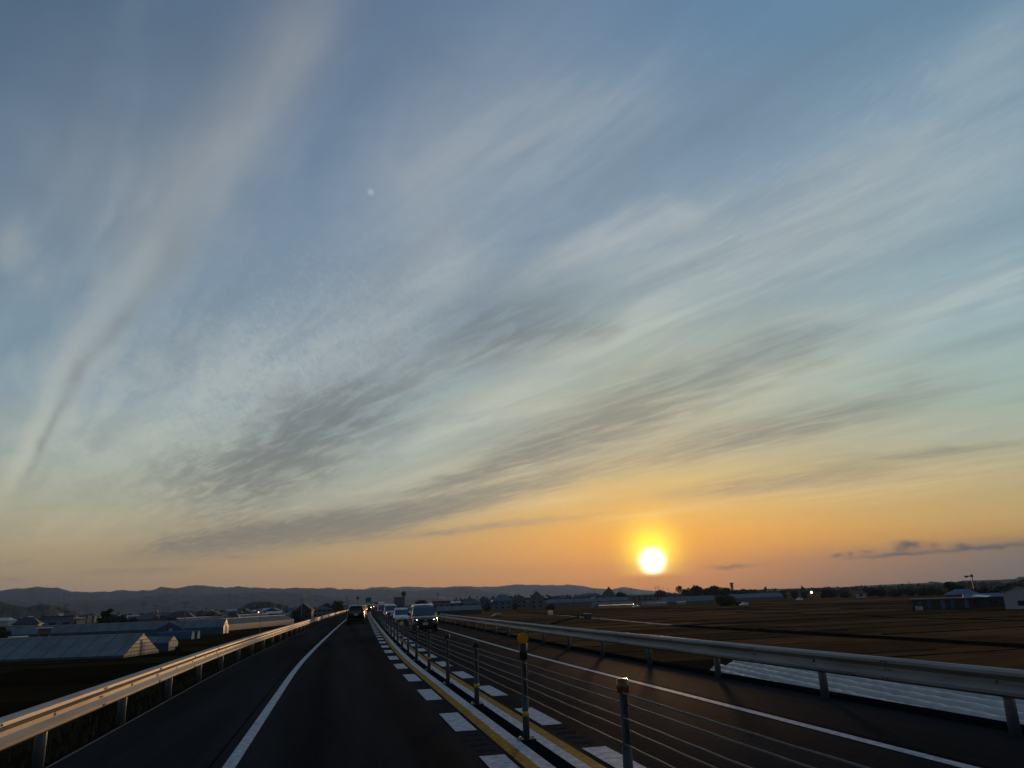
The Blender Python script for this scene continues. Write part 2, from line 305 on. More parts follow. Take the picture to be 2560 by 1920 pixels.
M = dict(
 asphalt=mat('asphalt', (.017,.019,.0215), .82, var=.3, vscale=.5, bump=.6, bscale=60, col2=(.030,.031,.033), stretch=(1.3,.08,1), spec=.0015),
 white_paint=mat('white_paint', (.40,.42,.45), .7, spec=.08, var=.34, vscale=9, bump=.3, bscale=80),
 yellow_paint=mat('yellow_paint', (.27,.135,.01), .7, spec=.04, var=.4, vscale=9, bump=.3),
 tar=mat('tar', (.009,.009,.010), .95, var=.3, vscale=8, spec=0),
 verge=mat('verge', (.007,.008,.005), .95, var=.5, vscale=.5, bump=1, bscale=6, col2=(.020,.018,.011), spec=0),
 weed=mat('dry_weeds', (.03,.03,.016), .9, var=.5, vscale=3, spec=0, col2=(.09,.075,.04)),
 groove=mat('groove', (.034,.037,.044), .8, var=.4, vscale=12, spec=0),
 kerb=mat('kerb', (.05,.049,.046), .9, var=.3, vscale=3, bump=.5),
 galv=mat('galvanised_steel', (.19,.179,.171), .55, .2, var=.3, vscale=3, stretch=(1,.15,2), bump=.08, bscale=30),
 galv_old=mat('weathered_steel', (.12,.13,.14), .55, .4, var=.2, vscale=4),
 bolt=mat('dark_bolt', (.08,.075,.07), .6, .5, var=.2),
 brightmetal=mat('bright_metal', (.85,.85,.85), .2, 1, var=.05),
 post_grey=mat('post_grey', (.05,.056,.064), .75, 0.0, var=.2, vscale=5),
 post_dark=mat('post_dark', (.02,.02,.022), .55, .2, var=.3, vscale=6),
 cap_brown=mat('post_cap', (.17,.055,.018), .25, var=.2, vscale=6),
 yellow_band=mat('yellow_band', (.62,.34,.02), .4, var=.12, vscale=8),
 orange_refl=mat('orange_reflector', (.55,.22,.008), .6, var=.1, vscale=8, spec=.2),
 green_refl=mat('yellow_green_reflector', (.5,.55,.03), .35, var=.1),
 cable=mat('steel_cable', (.12,.115,.11), .7, .2, var=.25, vscale=60),
 glass=mat('dark_glass', (.012,.014,.017), .06, var=.0, spec=.7, coat=.4),
 black_paint=mat('black_paint', (.004,.004,.005), .25, var=.1, coat=.3, spec=.3),
 grey_paint=mat('grey_paint', (.05,.05,.052), .2, .4, var=.1, coat=.6),
 brown_paint=mat('bronze_paint', (.028,.022,.018), .22, .4, var=.1, coat=.6),
 white_car=mat('white_car_paint', (.62,.64,.66), .25, var=.05, coat=.5),
 silver_car=mat('silver_paint', (.34,.35,.36), .25, .5, var=.06, coat=.5),
 trim=mat('black_trim', (.015,.015,.016), .6, var=.2),
 chrome=mat('chrome', (.7,.7,.72), .12, 1, var=.03),
 tyre=mat('tyre', (.012,.012,.012), .85, var=.2),
 plate=mat('number_plate', (.45,.45,.42), .5, var=.05),
 lamp_on=mat('headlamp_lit', (.9,.9,.9), .3, var=0, emit=(1,.97,.9), estr=3.2),
 lamp_off=mat('headlamp_glass', (.12,.14,.17), .1, var=0),
 tail=mat('tail_lamp', (.03,.004,.004), .2, var=.1),
 film=mat('greenhouse_film', (.15,.165,.175), .6, var=.2, vscale=.35, bump=.3, bscale=3, spec=.15),
 film_rib=mat('film_rib', (.115,.13,.14), .8, var=.1),
 film_matte=mat('old_matte_film', (.13,.15,.165), .9, var=.16, vscale=.25, spec=.03),
 film_blue=mat('blue_side_film', (.03,.085,.13), .6, var=.2, vscale=.6),
 film_lit=mat('sunlit_gable_film', (.5,.42,.27), .5, var=.25, vscale=1.2),  # film with warm sunlight put into its colour, for gables and ridge caps
 frame_dark=mat('frame_dark', (.03,.028,.025), .6, var=.2),
 tarp=mat('blue_tarp', (.02,.07,.15), .5, var=.2),
 wet=mat('glossy_film', (.3,.28,.26), .12, var=.1, vscale=1, spec=.9),
 roof_dark=mat('roof_tiles', (.032,.031,.034), .6, var=.25, vscale=1.5, bump=.4, bscale=8),
 roof_brown=mat('brown_roof', (.06,.04,.032), .7, var=.25, vscale=1.5),
 roof_pale=mat('pale_metal_roof', (.36,.38,.41), .35, .2, var=.12, vscale=1),
 wall_grey=mat('grey_wall', (.12,.125,.135), .85, var=.15, vscale=.8),
 wall_blue=mat('blue_grey_wall', (.10,.13,.18), .8, var=.15, vscale=.8),
 wall_white=mat('pale_wall', (.38,.38,.37), .8, var=.12, vscale=.8),
 wall_tan=mat('tan_wall', (.38,.28,.18), .85, var=.15, vscale=.8),
 window=mat('window_glass', (.02,.023,.028), .1, var=0),
 leaf=mat('dark_leaves', (.026,.034,.014), .8, var=.5, vscale=1.2, spec=.2, col2=(.05,.06,.024)),
 leaf_red=mat('brown_leaves', (.05,.033,.018), .8, var=.4, vscale=1.2, spec=.2),
 bark=mat('bark', (.04,.03,.022), .9, var=.3),
 concrete=mat('concrete_pole', (.17,.17,.165), .8, var=.15),
 dark_metal=mat('dark_metal', (.05,.05,.052), .5, .5, var=.2),
 hill=mat('wooded_hill', (.020,.024,.018), .95, var=.4, vscale=.004, bump=1, bscale=.02, spec=.1, col2=(.045,.042,.026)),
 knoll=mat('near_hill', (.03,.033,.022), .95, var=.5, vscale=.04, bump=1, bscale=.2, spec=.1, col2=(.055,.05,.03)),
 bank=mat('field_bank', (.012,.010,.006), .95, var=.5, vscale=.5, bump=1, bscale=6, spec=0),
 path=mat('farm_track', (.055,.046,.034), .9, var=.25, vscale=.4),
 redsign=mat('red_sign', (.45,.02,.03), .5, var=.05), greensign=mat('green_sign', (.01,.16,.09), .5, var=.08),
 signwhite=mat('sign_white', (.6,.6,.6), .5, var=.03), signblue=mat('sign_blue', (.03,.06,.16), .5, var=.05),
 cover=mat('row_cover', (.36,.355,.335), .75, var=.14, vscale=.7, bump=1.0, bscale=7.0),
 soil=mat('soil', (.03,.018,.01), .95, var=.4, vscale=2, bump=.8, spec=0),
 wire=mat('wire', (.015,.015,.016), .9, var=0, spec=0),
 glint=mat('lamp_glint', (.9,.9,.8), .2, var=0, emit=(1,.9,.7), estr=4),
)

# wheel tracks polished darker along each lane
_t = M['asphalt'].node_tree; _p = _t.nodes['Principled BSDF']; _l = _p.inputs['Base Color'].links[0].from_socket
_g = _t.nodes.new('ShaderNodeTexCoord'); _s = _t.nodes.new('ShaderNodeSeparateXYZ'); _t.links.new(_g.outputs['Object'], _s.inputs[0])
_acc = None
for _c in (-.36, 1.24, 3.95, 5.55):
    _d = m1('POWER', .36788, m1('POWER', m1('DIVIDE', m1('SUBTRACT', _s.outputs[0], _c, tree=_t), .30, tree=_t), 2.0, tree=_t), tree=_t)
    _acc = _d if _acc is None else m1('ADD', _acc, _d, tree=_t)
_gn = _t.nodes.new('ShaderNodeTexNoise'); _gn.inputs['Scale'].default_value = 38; _gn.inputs['Detail'].default_value = 3; _t.links.new(_g.outputs['Object'], _gn.inputs['Vector'])
_f = m1('MULTIPLY', m1('SUBTRACT', 1.0, m1('MULTIPLY', _acc, .30, tree=_t), tree=_t), m1('ADD', m1('MULTIPLY', _gn.outputs[0], 1.5, tree=_t), .25, tree=_t), tree=_t)
_m = _t.nodes.new('ShaderNodeVectorMath'); _m.operation = 'SCALE'; _t.links.new(_l, _m.inputs[0]); _t.links.new(_f, _m.inputs['Scale']); _t.links.new(_m.outputs[0], _p.inputs['Base Color'])

# ground: one sheet to the horizon, brown winter paddies fading into mixed land
def ground_mat():
    m = bpy.data.materials.new('paddy_ground'); m.use_nodes = True; t = m.node_tree; N = t.nodes; L = t.links
    p = N['Principled BSDF']; p.inputs['Roughness'].default_value = .75; p.inputs['Specular IOR Level'].default_value = 0
    g = N.new('ShaderNodeNewGeometry')
    def no(scale, sx, sy, d=4):
        mp = N.new('ShaderNodeMapping'); mp.inputs['Scale'].default_value = (sx, sy, 1); L.new(g.outputs['Position'], mp.inputs['Vector'])
        n = N.new('ShaderNodeTexNoise'); n.inputs['Scale'].default_value = scale; n.inputs['Detail'].default_value = d; L.new(mp.outputs[0], n.inputs['Vector']); return n.outputs[0]
    def rampn(v, a, b, c0, c1):
        r = N.new('ShaderNodeValToRGB'); r.color_ramp.elements[0].position = a; r.color_ramp.elements[1].position = b
        r.color_ramp.elements[0].color = (*c0, 1); r.color_ramp.elements[1].color = (*c1, 1); L.new(v, r.inputs[0]); return r.outputs[0]
    mp = N.new('ShaderNodeMapping'); mp.inputs['Scale'].default_value = (1/42, 1/15.5, 1); L.new(g.outputs['Position'], mp.inputs['Vector'])
    wh = N.new('ShaderNodeTexWhiteNoise'); wh.noise_dimensions = '2D'
    fl = N.new('ShaderNodeVectorMath'); fl.operation = 'FLOOR'; L.new(mp.outputs[0], fl.inputs[0]); L.new(fl.outputs[0], wh.inputs['Vector'])
    plot = rampn(wh.outputs['Value'], 0, 1, (.095,.045,.020), (.235,.110,.045))
    streaks = rampn(no(.9, .25, 2.2), .35, .65, (.62,.62,.60), (1.25,1.22,1.15))
    big = rampn(no(.012, 1, 1, 3), .35, .65, (.75,.8,.8), (1.15,1.1,1.05))
    def mul(a, b):
        n = N.new('ShaderNodeMix'); n.data_type = 'RGBA'; n.blend_type = 'MULTIPLY'; n.inputs[0].default_value = 1
        L.new(a, n.inputs[6]); L.new(b, n.inputs[7]); return n.outputs[2]
    sx_ = N.new('ShaderNodeSeparateXYZ'); L.new(g.outputs['Position'], sx_.inputs[0])
    west = N.new('ShaderNodeMapRange'); west.inputs[1].default_value = -9; west.inputs[2].default_value = 4; west.inputs[3].default_value = 0; west.inputs[4].default_value = 1; L.new(sx_.outputs[0], west.inputs[0])
    side_ = rampn(west.outputs[0], 0, 1, (.22,.27,.27), (1,1,1))      # darker ground colour west of the road, straw stubble east of it
    L.new(mul(mul(mul(plot, streaks), big), side_), p.inputs['Base Color'])
    bp = N.new('ShaderNodeBump'); bp.inputs['Strength'].default_value = .5; bp.inputs['Distance'].default_value = .06
    L.new(no(5, 1, 1, 3), bp.inputs['Height']); L.new(bp.outputs[0], p.inputs['Normal'])
    return m
mb = MB(); NS = 96
rings = [0, 60, 200, 600, 1800, 5000, 14500]
for r in rings[1:]:
    for i in range(NS):
        a = 2*math.pi*i/NS; mb.v.append((r*math.sin(a), r*math.cos(a), ZF))
mb.v.append((0, 0, ZF)); c0 = len(mb.v)-1
for i in range(NS): mb.f.append((c0, (i+1) % NS, i)); mb.m.append(0)
for k in range(len(rings)-2):
    for i in range(NS):
        j = (i+1) % NS; mb.f.append((k*NS+i, k*NS+j, (k+1)*NS+j, (k+1)*NS+i)); mb.m.append(0)
g = mb.build('ground', ground_mat(), kind='structure')

# ---------------------------------------------------------------- road: straight, then a long bend to the right
_s = [(-50,0),(22,0),(30,.018),(40,.026),(70,.029),(110,.031),(160,.034),(250,.060),(2000,.060)]
def slope(y):
    for (a, b), (c_, d) in zip(_s, _s[1:]):
        if y <= c_: return b+(d-b)*(y-a)/(c_-a)
    return .06
_tab = [0.0]
for i in range(1, 4001): _tab.append(_tab[-1]+slope(i*.5-.25)*.5)
def cx(y):
    if y <= 0: return 0.0
    i = min(int(y*2), 3998); f = y*2-i; return _tab[i]*(1-f)+_tab[i+1]*f
def ysteps(y0, y1):
    out = [y0]; y = y0
    while y < y1:
        y += 2 if y < 120 else (6 if y < 320 else 30); out.append(min(y, y1))
    return out
def strip(x0, x1, y0, y1, z, name=None, m=None, parent=None, z1=None, mbx=None, **kw):
    q = mbx or MB(); ys = ysteps(y0, y1); z1 = z if z1 is None else z1
    vs = []
    for y in ys: vs += [(x0+cx(y), y, z), (x1+cx(y), y, z1)]
    q.add(vs, [(2*i, 2*i+1, 2*i+3, 2*i+2) for i in range(len(ys)-1)])
    return q.build(name, m, parent, **kw) if name else q
XL, XR = -3.55, 8.42
road = strip(XL, XR, -14, 1500, 0, 'road', M['asphalt'], kind='structure')
q = MB()
strip(XL-.9, XL, -14, 1500, -.06, z1=-.012, mbx=q); strip(XL-9.6, XL-.9, -14, 1500, ZF-.05, z1=-.06, mbx=q)
strip(XR+.25, XR+.9, -14, 1500, -.012, z1=-.08, mbx=q); strip(XR+.9, XR+8.6, -14, 1500, -.08, z1=ZF-.05, mbx=q)
q.build('embankment', M['verge'], kind='structure')
# low asphalt kerb on the right, thin gravelly lip on the left
q = MB()
for ya, yb in zip(ysteps(-14, 700), ysteps(-14, 700)[1:]):
    a, b = cx(ya), cx(yb)
    q.add([(XR-.02+a,ya,0),(XR+.02+a,ya,.07),(XR+.22+a,ya,.07),(XR+.27+a,ya,-.1),(XR-.02+b,yb,0),(XR+.02+b,yb,.07),(XR+.22+b,yb,.07),(XR+.27+b,yb,-.1)], [(0,4,5,1),(1,5,6,2),(2,6,7,3)])
q.build('kerb', M['tar'], road)
strip(XL-.03, XL+.02, -14, 700, .006, 'edge_lip', M['kerb'], road)
def line(x0, x1, y0, y1, m, name, z=.005): return strip(x0, x1, y0, y1, z, name, m, road)
line(-1.33, -1.17, -14, 900, M['white_paint'], 'edge_line')
line(6.36, 6.52, -14, 900, M['white_paint'], 'edge_line')
line(2.12, 2.28, -14, 700, M['yellow_paint'], 'yellow_line')
line(2.28, 2.445, -14, 700, M['white_paint'], 'white_line')
line(2.66, 2.815, -14, 700, M['white_paint'], 'white_line')
line(2.815, 2.97, -14, 700, M['yellow_paint'], 'yellow_line')
strip(2.445, 2.66, -14, 700, .0045, 'barrier_strip', M['tar'], road)
def dash(x0, x1, y, l=2.0):
    c = [cx(y), cx(y+l)]
    MB().add([(x0+c[0],y,.005),(x1+c[0],y,.005),(x1+c[1],y+l,.005),(x0+c[1],y+l,.005)], [(0,1,2,3)]).build('dash_block', M['white_paint'], road)
y = 4.25
while y < 235:
    dash(1.74, 2.06, y)
    dash(3.06, 3.38, y); y += 4.0
# rumble grooves between the blocks
q = MB(); y = 6.25
while y < 60:
    for k in range(4):
        yy = y+.35+k*.42
        for xa, xb in ((1.78, 2.05), (3.08, 3.36)):
            a = cx(yy); q.add([(xa+a,yy,.0035),(xb+a,yy,.0035),(xb+a,yy+.13,.0035),(xa+a,yy+.13,.0035)], [(0,1,2,3)])
    y += 4.0
strip(-1.50, -1.475, -14, 160, .003, 'seam', M['tar'], road); strip(6.60, 6.625, -14, 160, .003, 'seam', M['tar'], road)
q.build('rumble_grooves', M['groove'], road, kind='stuff')

# weeds along both verges
q = MB(); rg = random.Random(9)
for i in range(3800):
    left = True; y = 3+90*rg.random()**1.7; off = rg.uniform(.12, 1.1)*rg.random()
    x = (XL-.12-off if left else XR+.34+off*.5)+cx(y); hgt_ = rg.uniform(.05, .26); a = rg.uniform(0, 6.28); wd = .012+.01*rg.random()
    lx, ly = rg.uniform(-.08, .08), rg.uniform(-.08, .08); dxx, dyy = math.cos(a)*wd, math.sin(a)*wd
    q.add([(x-dxx,y-dyy,-.1),(x+dxx,y+dyy,-.1),(x+lx,y+ly,hgt_-.03)], [(0,1,2)])
q.build('verge_weeds', M['weed'], kind='stuff')

# ---------------------------------------------------------------- W-beam guard rails
PROF = [(.0,.80),(.035,.795),(.085,.765),(.088,.725),(.03,.655),(.03,.60),(.088,.53),(.085,.49),(.035,.455),(.0,.45)]
def beam_mesh(side, y0, y1, xb):
    q = MB(); rings = []
    ys = [y0, (y0+y1)/2, y1]
    for y in ys:
        r = [Vector((xb+side*d+cx(y), y, z)) for d, z in PROF] + [Vector((xb+side*(d-.012)+cx(y), y, z)) for d, z in reversed(PROF)]
        rings.append(r)
    return q.loft(rings)
def rail(side, xp, label, y0, yn, far):
    t = thing('guard_rail', label, 'guard rail')
    xb = xp + side*.10
    pm = MB().cyl((0,0,-.1), (0,0,.74), .07, n=14)
    pm.cyl((0,0,.74), (0,0,.755), .072, .05, n=14); pmesh = pm.mesh('post', M['galv_old'], True)
    bk = MB().box(min(0,side*.13), max(0,side*.13), -.035, .035, .56, .70).mesh('bracket', M['galv_old'])
    btm = MB().cyl((side*.12,0,.63), (side*.145,0,.63), .02, n=6).mesh('bolt', M['bolt'])
    for k in range(yn):
        y = y0+4*k; p = link('post', pmesh, t, (xp+cx(y), y, 0))
        link('bracket', bk, p)
        if k < 16: link('bolt', btm, p)
    for k in range(yn-1):
        a = y0+4*k-2; beam_mesh(side, a-.0, a+4.0+(.14 if side > 0 else .14), xb+(.004 if k % 2 else 0)*side).build('rail_beam', M['galv'], t)
    jb = MB().cyl((-side*.004,0,0), (side*.012,0,0), .014, n=6).mesh('joint_bolt', M['bolt'])
    for k in range(8):                               # joint bolts of the near beams
        y = y0+4*k-1.93
        for dz, dd in ((.745,.09),(.51,.09),(.625,.034)):
            for dy in (-.05, .05): link('joint_bolt', jb, t, (xb+side*dd+cx(y), y+dy, dz))
    ya = y0+4*(yn-1)-2; q = MB(); y = ya
    while y < far:
        y2 = min(y+20, far); rings = [[Vector((xb+side*d+cx(v), v, z)) for d, z in PROF] + [Vector((xb+side*(d-.012)+cx(v), v, z)) for d, z in reversed(PROF)] for v in (y, y2)]
        q.loft(rings); y = y2
    y = y0+4*yn
    while y < far: q.cyl((xp+cx(y), y, -.1), (xp+cx(y), y, .74), .07, n=6); y += 4
    q.build('distant_rail', M['galv_old'], t, kind='stuff')
    return t
rail(1, -3.68, 'long galvanised steel guard rail along the left edge, glowing warm in the low sun', -.2, 64, 620)
rail(-1, 8.30, 'long grey steel guard rail along the right edge, in shade against the brown fields', -3.1, 64, 620)

# ---------------------------------------------------------------- wire rope median barrier
t = thing('wire_rope_barrier', 'median barrier of steel ropes strung through slim posts between yellow lines', 'barrier')
XC = 2.555
tube = MB().cyl((0,0,0), (0,0,1.04), .038, n=12).mesh('post', M['post_grey'], True)
slot = MB().box(-.020, .020, -.046, -.034, .56, 1.03).mesh('slot', M['post_dark'])
sleeve = MB().cyl((0,0,.005), (0,0,.54), .046, .044, n=12).mesh('sleeve', M['post_grey'], True)
band = MB().cyl((0,0,.30), (0,0,.365), .048, n=12).mesh('yellow_band', M['yellow_band'], True)
capm = MB().cyl((0,0,1.0), (0,0,1.11), .057, n=14).cyl((0,0,1.11), (0,0,1.118), .056, .05, n=14).mesh('cap', M['cap_brown'], True)
capd = MB().cyl((0,0,1.0), (0,0,1.11), .056, n=10).mesh('cap', M['post_dark'], True)
foot = MB().box(-.11, .11, -.09, .09, .006, .02)
footm = foot.mesh('base_plate', M['post_dark']); boltm = MB().cyl((0,0,.02), (0,0,.05), .016, n=6).mesh('base_bolt', M['brightmetal'])
stud = MB().cyl((.05,-.03,.86), (.068,-.045,.86), .013, n=6).mesh('reflector', M['brightmetal'])
ball = MB().cyl((0,-.018,1.315), (0,.018,1.315), .078, n=24).mesh('delineator_disc', M['orange_refl'])
stalk = MB().cyl((0,0,1.04), (0,0,1.25), .055, n=12).mesh('stalk', M['post_dark'], True)
gdisc = MB().cyl((-.02,-.06,1.02), (-.02,-.075,1.02), .085, n=16).mesh('delineator_disc', M['green_refl'])
for k in range(-1, 62):
    y = 11.15+4*k; p = link('post', tube, t, (XC+cx(y), y, 0)); p.rotation_euler.z = R_.uniform(-.08, .08); p.rotation_euler.y = R_.uniform(-.008, .008)
    link('slot', slot, p); link('sleeve', sleeve, p)
    if k < 14: link('base_plate', footm, p); link('base_bolt', boltm, p, (-.088,0,0)); link('base_bolt', boltm, p, (.088,0,0))
    if k in (-1, 0, 1, 3, 6, 10, 14): link('yellow_band', band, p)
    if k == 0: link('stalk', stalk, p); link('delineator_disc', ball, p)
    elif k == -1: link('cap', capm, p)
    else: link('cap', capd, p)
    if k < 20: link('reflector', stud, p)
    if k == 6: link('delineator_disc', gdisc, p)
q = MB(); y = 11.15+4*62
while y < 620: q.cyl((XC+cx(y), y, 0), (XC+cx(y), y, 1.1), .055, n=5); y += 4
q.build('distant_posts', M['post_dark'], t, kind='stuff')
for j, z in enumerate((1.0, .90, .79, .68, .57)):
    q = MB(); y = -4.85
    while y < 400:
        n = 10 if y < 22 else (3 if y < 80 else 1); pts = []
        for i in range(n+1):
            f = i/n; yy = y+4*f; pts.append((XC+cx(yy)+(.055 if j % 2 else -.055)*.4, yy, z-.006*math.sin(math.pi*f)+(.0015*(-1)**i if y < 22 else 0)))
        q.tube(pts, .0085, 6 if y < 40 else 4); y += 4
    q.build('rope', M['cable'], t, smooth=True)

# ---------------------------------------------------------------- hills
def hnoise(a, s): 
    return sum(math.sin(a*f*s+ph)*am for f, ph, am in ((1,.3,.5),(2.3,1.7,.28),(5.1,4.2,.16),(11.7,2.2,.08),(23,5.1,.05)))
def hills(name, label, pts, dist, depth, m, seed, jag=.06, rows=9, cols=260, zbase=ZF-2):
    "ridge through the outline given in frame coordinates, built as ground that really rises and falls away"
    rr = random.Random(seed); P = []
    for x, y in pts:
        a, e = azel(x, y); P.append((a, math.tan(math.radians(e))*dist+CAM_H))
    a0, a1 = P[0][0], P[-1][0]; q = MB(); n = cols
    for j in range(rows*2+1):
        v = (j-rows)/rows
        for i in range(n+1):
            a = a0+(a1-a0)*i/n
            for (pa, ph), (qa, qh) in zip(P, P[1:]):
                if a <= qa or (qa, qh) == P[-1]: h = ph+(qh-ph)*max(0, min(1, (a-pa)/(qa-pa))); break
            sp_ = 1+.28*hnoise(a+seed, 9/abs(a1-a0)*4)+.18*math.sin(a*40/abs(a1-a0)+v*4+seed)
            prof = max(0, 1-abs(v)**(1.15*sp_))
            bump_ = (h-zbase)*(jag*hnoise(a*1.9+v*3.3+seed, 2.2)+.05*hnoise(a*7+v*9, 3.1))*(1-prof*.0)*(0 if j == rows else min(1, abs(v)*3)*min(1, (1-abs(v))*3))
            h += (h-zbase)*(.012*math.sin(a*5.3+seed)+.008*math.sin(a*11.7+2*seed)+.005*math.sin(a*27)) if name != 'distant_shore' else 0
            top = (h-zbase)*prof + bump_ + (rr.uniform(-1, 1)*(h-zbase)*.012)
            z = zbase+max(0, min(top, (h-zbase)*1.0))
            r = dist+v*depth+ (depth*.08*hnoise(a*2+j, 2.0) if 0 < j < rows*2 and j != rows else 0)
            ra = math.radians(a); q.v.append((math.sin(ra)*r, math.cos(ra)*r, z))
    W_ = n+1
    for j in range(rows*2):
        for i in range(n): q.f.append((j*W_+i, j*W_+i+1, (j+1)*W_+i+1, (j+1)*W_+i)); q.m.append(0)
    return q.build(name, m, kind='structure', smooth=True)
hills('far_mountains', '', [(820,1500),(930,1468),(960,1467),(985,1469),(1020,1466),(1060,1468),(1110,1468),(1150,1465),(1200,1467),(1250,1466),(1285,1461),(1340,1462),(1400,1463),(1418,1461),(1450,1464),(1490,1471),(1530,1473),(1560,1467),(1600,1474),(1700,1483)], 12500, 1500, M['hill'], 3, rows=6)
hills('mountains', '', [(-400,1472),(-250,1462),(-120,1476),(0,1475),(50,1471),(90,1467),(140,1469),(170,1476),(200,1480),(270,1479),(295,1475),(340,1477),(380,1475),(400,1468),(450,1470),(480,1462),(530,1465),(560,1469),(590,1466),(640,1469),(700,1471),(752,1469),(790,1471),(830,1469),(850,1473),(870,1472),(915,1474),(950,1471),(985,1475),(1040,1478),(1080,1475),(1110,1471),(1135,1467),(1160,1466),(1185,1472),(1220,1476),(1270,1480),(1320,1488),(1420,1495)], 9000, 1500, M['hill'], 5, cols=420)
hills('lower_mountains', '', [(-400,1500),(-150,1490),(0,1496),(150,1500),(300,1498),(420,1485),(500,1488),(560,1483),(620,1482),(670,1480),(760,1484),(850,1492),(950,1494),(1100,1492),(1200,1498),(1300,1503)], 6500, 1100, M['hill'], 9, cols=320)
hills('wooded_hill', '', [(-260,1520),(-150,1496),(-60,1493),(0,1502),(30,1511),(70,1517),(85,1512),(110,1509),(140,1514),(180,1524),(215,1534),(240,1541)], 2300, 380, M['knoll'], 4, cols=140)
hills('wooded_hill', '', [(575,1532),(600,1520),(622,1508),(645,1503),(680,1504),(700,1509),(722,1513),(735,1525)], 1500, 130, M['knoll'], 8, cols=90)
hills('distant_shore', '', [(1750,1481),(1850,1475),(1950,1472),(2100,1468),(2200,1462),(2318,1457),(2325,1453),(2345,1455),(2370,1458),(2398,1453),(2410,1451),(2440,1451),(2500,1449),(2538,1447),(2545,1442),(2700,1437),(2900,1430)], 4200, 300, M['hill'], 12, jag=.02, cols=260)

# ---------------------------------------------------------------- haze: the air itself
hz = MB().box(-13500, 16000, -3000, 16000, -9, 560).build('haze', [], kind='stuff')
hm = bpy.data.materials.new('air'); hm.use_nodes = True; ht = hm.node_tree; ht.nodes.clear()
pv = ht.nodes.new('ShaderNodeVolumePrincipled'); pv.inputs['Color'].default_value = (.49, .67, .95, 1); pv.inputs['Density'].default_value = 4.9e-5; pv.inputs['Anisotropy'].default_value = .2
ou = ht.nodes.new('ShaderNodeOutputMaterial'); ht.links.new(pv.outputs[0], ou.inputs['Volume']); hz.data.materials.append(hm)
# ---------------------------------------------------------------- fields: banks, tracks, row covers
def bank_strip(x0, y0, x1, y1, w, h, name='field_bank', m=None):
    d = Vector((x1-x0, y1-y0, 0)); L_ = d.length; d.normalize(); nrm = Vector((-d.y, d.x, 0)); n = max(2, int(L_/6)); q = MB(); r = random.Random(int(x0*7+y0)); rings = []
    for i in range(n+1):
        p = Vector((x0, y0, ZF)) + d*(L_*i/n) + nrm*r.uniform(-.25, .25); hh = h*r.uniform(.7, 1.25); ww = w*r.uniform(.85, 1.15)
        rings.append([p-nrm*ww*.5+Vector((0,0,-.05)), p-nrm*ww*.28+Vector((0,0,hh*.9)), p+nrm*ww*.25+Vector((0,0,hh)), p+nrm*ww*.5+Vector((0,0,-.05))])
    q.loft(rings, close=False, caps=False)
    return q.build(name, m or M['bank'], kind='structure')
M['bank2'] = mat('grassy_bank', (.022,.018,.010), .95, var=.6, vscale=.4, bump=1, bscale=6, spec=0, col2=(.055,.042,.022))
for k, (y, xa, xb, w) in enumerate(((56,45,71,.6),(70,20,71,.6),(97,20,71,.6),(110,20,71,.7),(125,18,70,.6),(167,20,92,.8),(188,22,80,.7),(210,30,92,.9),(240,32,110,.9),(262,30,96,1.0),(285,36,100,1.0),(312,44,92,1.4),
                     (104,73,160,.8),(121,73,190,.8),(136,75,150,.7),(152,73,210,.9),(166,73,230,2.2),(188,76,170,.9),(196,175,240,.9),(222,80,280,1.3),(262,84,320,1.4),(285,120,330,1.0),(310,90,340,1.6),(350,92,220,1.4),(391,96,420,3.0),(470,96,300,1.6),(76,46,71,.6))):
    bank_strip(xa+cx(y)*.3+R_.uniform(-4, 4), y, xb+cx(y)*.3+R_.uniform(-9, 9), y+R_.uniform(-2.5, 2.5), w*R_.uniform(.5, .9), (.06+.05*w)*R_.uniform(.6, 1.3), m=M['bank2'] if k % 3 else None)
bank_strip(71.2, 42, 71.2, 165, 1.1, .3); bank_strip(73.8, 40, 73.5, 170, .6, .2)
bank_strip(72.5, 165, 88, 320, 2.2, .12, 'farm_track', M['path']); bank_strip(86, 322, 170, 640, 3.0, .12, 'farm_track', M['path'])
bank_strip(57, 212, 90, 290, 1.0, .3); bank_strip(88, 290, 98, 440, 1.2, .3)
for x, ya, yb in ((118,100,166),(162,110,240),(205,166,391),(150,243,391),(126,166,243)): bank_strip(x, ya, x+2, yb, .7, .18)
for y, xa, xb in ((133,-80,-30),(96,-60,-22)): bank_strip(xa, y+2, xb, y, .5, .12)
# white fabric tunnels over the crop rows
t = thing('row_cover_field', 'rows of low white crop covers just beyond the right guard rail', 'crop covers', (0,0,0))
for k in range(11):
    x0 = 24.6+1.62*k; ya = 22+R_.uniform(-1, 1); yb = 61+4.2*k*.45+R_.uniform(-1.6, 1.2); q = MB(); rings = []; n = 75
    rr = random.Random(k)
    ph = rr.uniform(0, 6)
    for i in range(n+1):
        y = ya+(yb-ya)*i/n; e = min(1, 4*min(i, n-i)/n+.0) if i in (0, n) else 1; x = x0+.11*(y-45)
        h = (.52+rr.uniform(-.02, .02)+.075*abs(math.sin(i*1.15+ph)))*(0.15 if i in (0, n) else 1); w = .72+rr.uniform(-.02, .02)-(.2 if math.sin(i*.17+ph*3) > .93 else 0)
        rings.append([(x-w,y,ZF+.0),(x-w*.82,y,ZF+h*.6),(x-w*.42,y,ZF+h*.93),(x+rr.uniform(-.05,.05),y,ZF+h),(x+w*.42,y,ZF+h*.93),(x+w*.82,y,ZF+h*.6),(x+w,y,ZF+.0)])
    q.loft(rings, close=False); q.build('row_cover', M['cover'], t, smooth=True)
MB().box(20, 48, 18, 80, ZF+.004, ZF+.02).build('soil_patch', M['soil'], kind='structure')

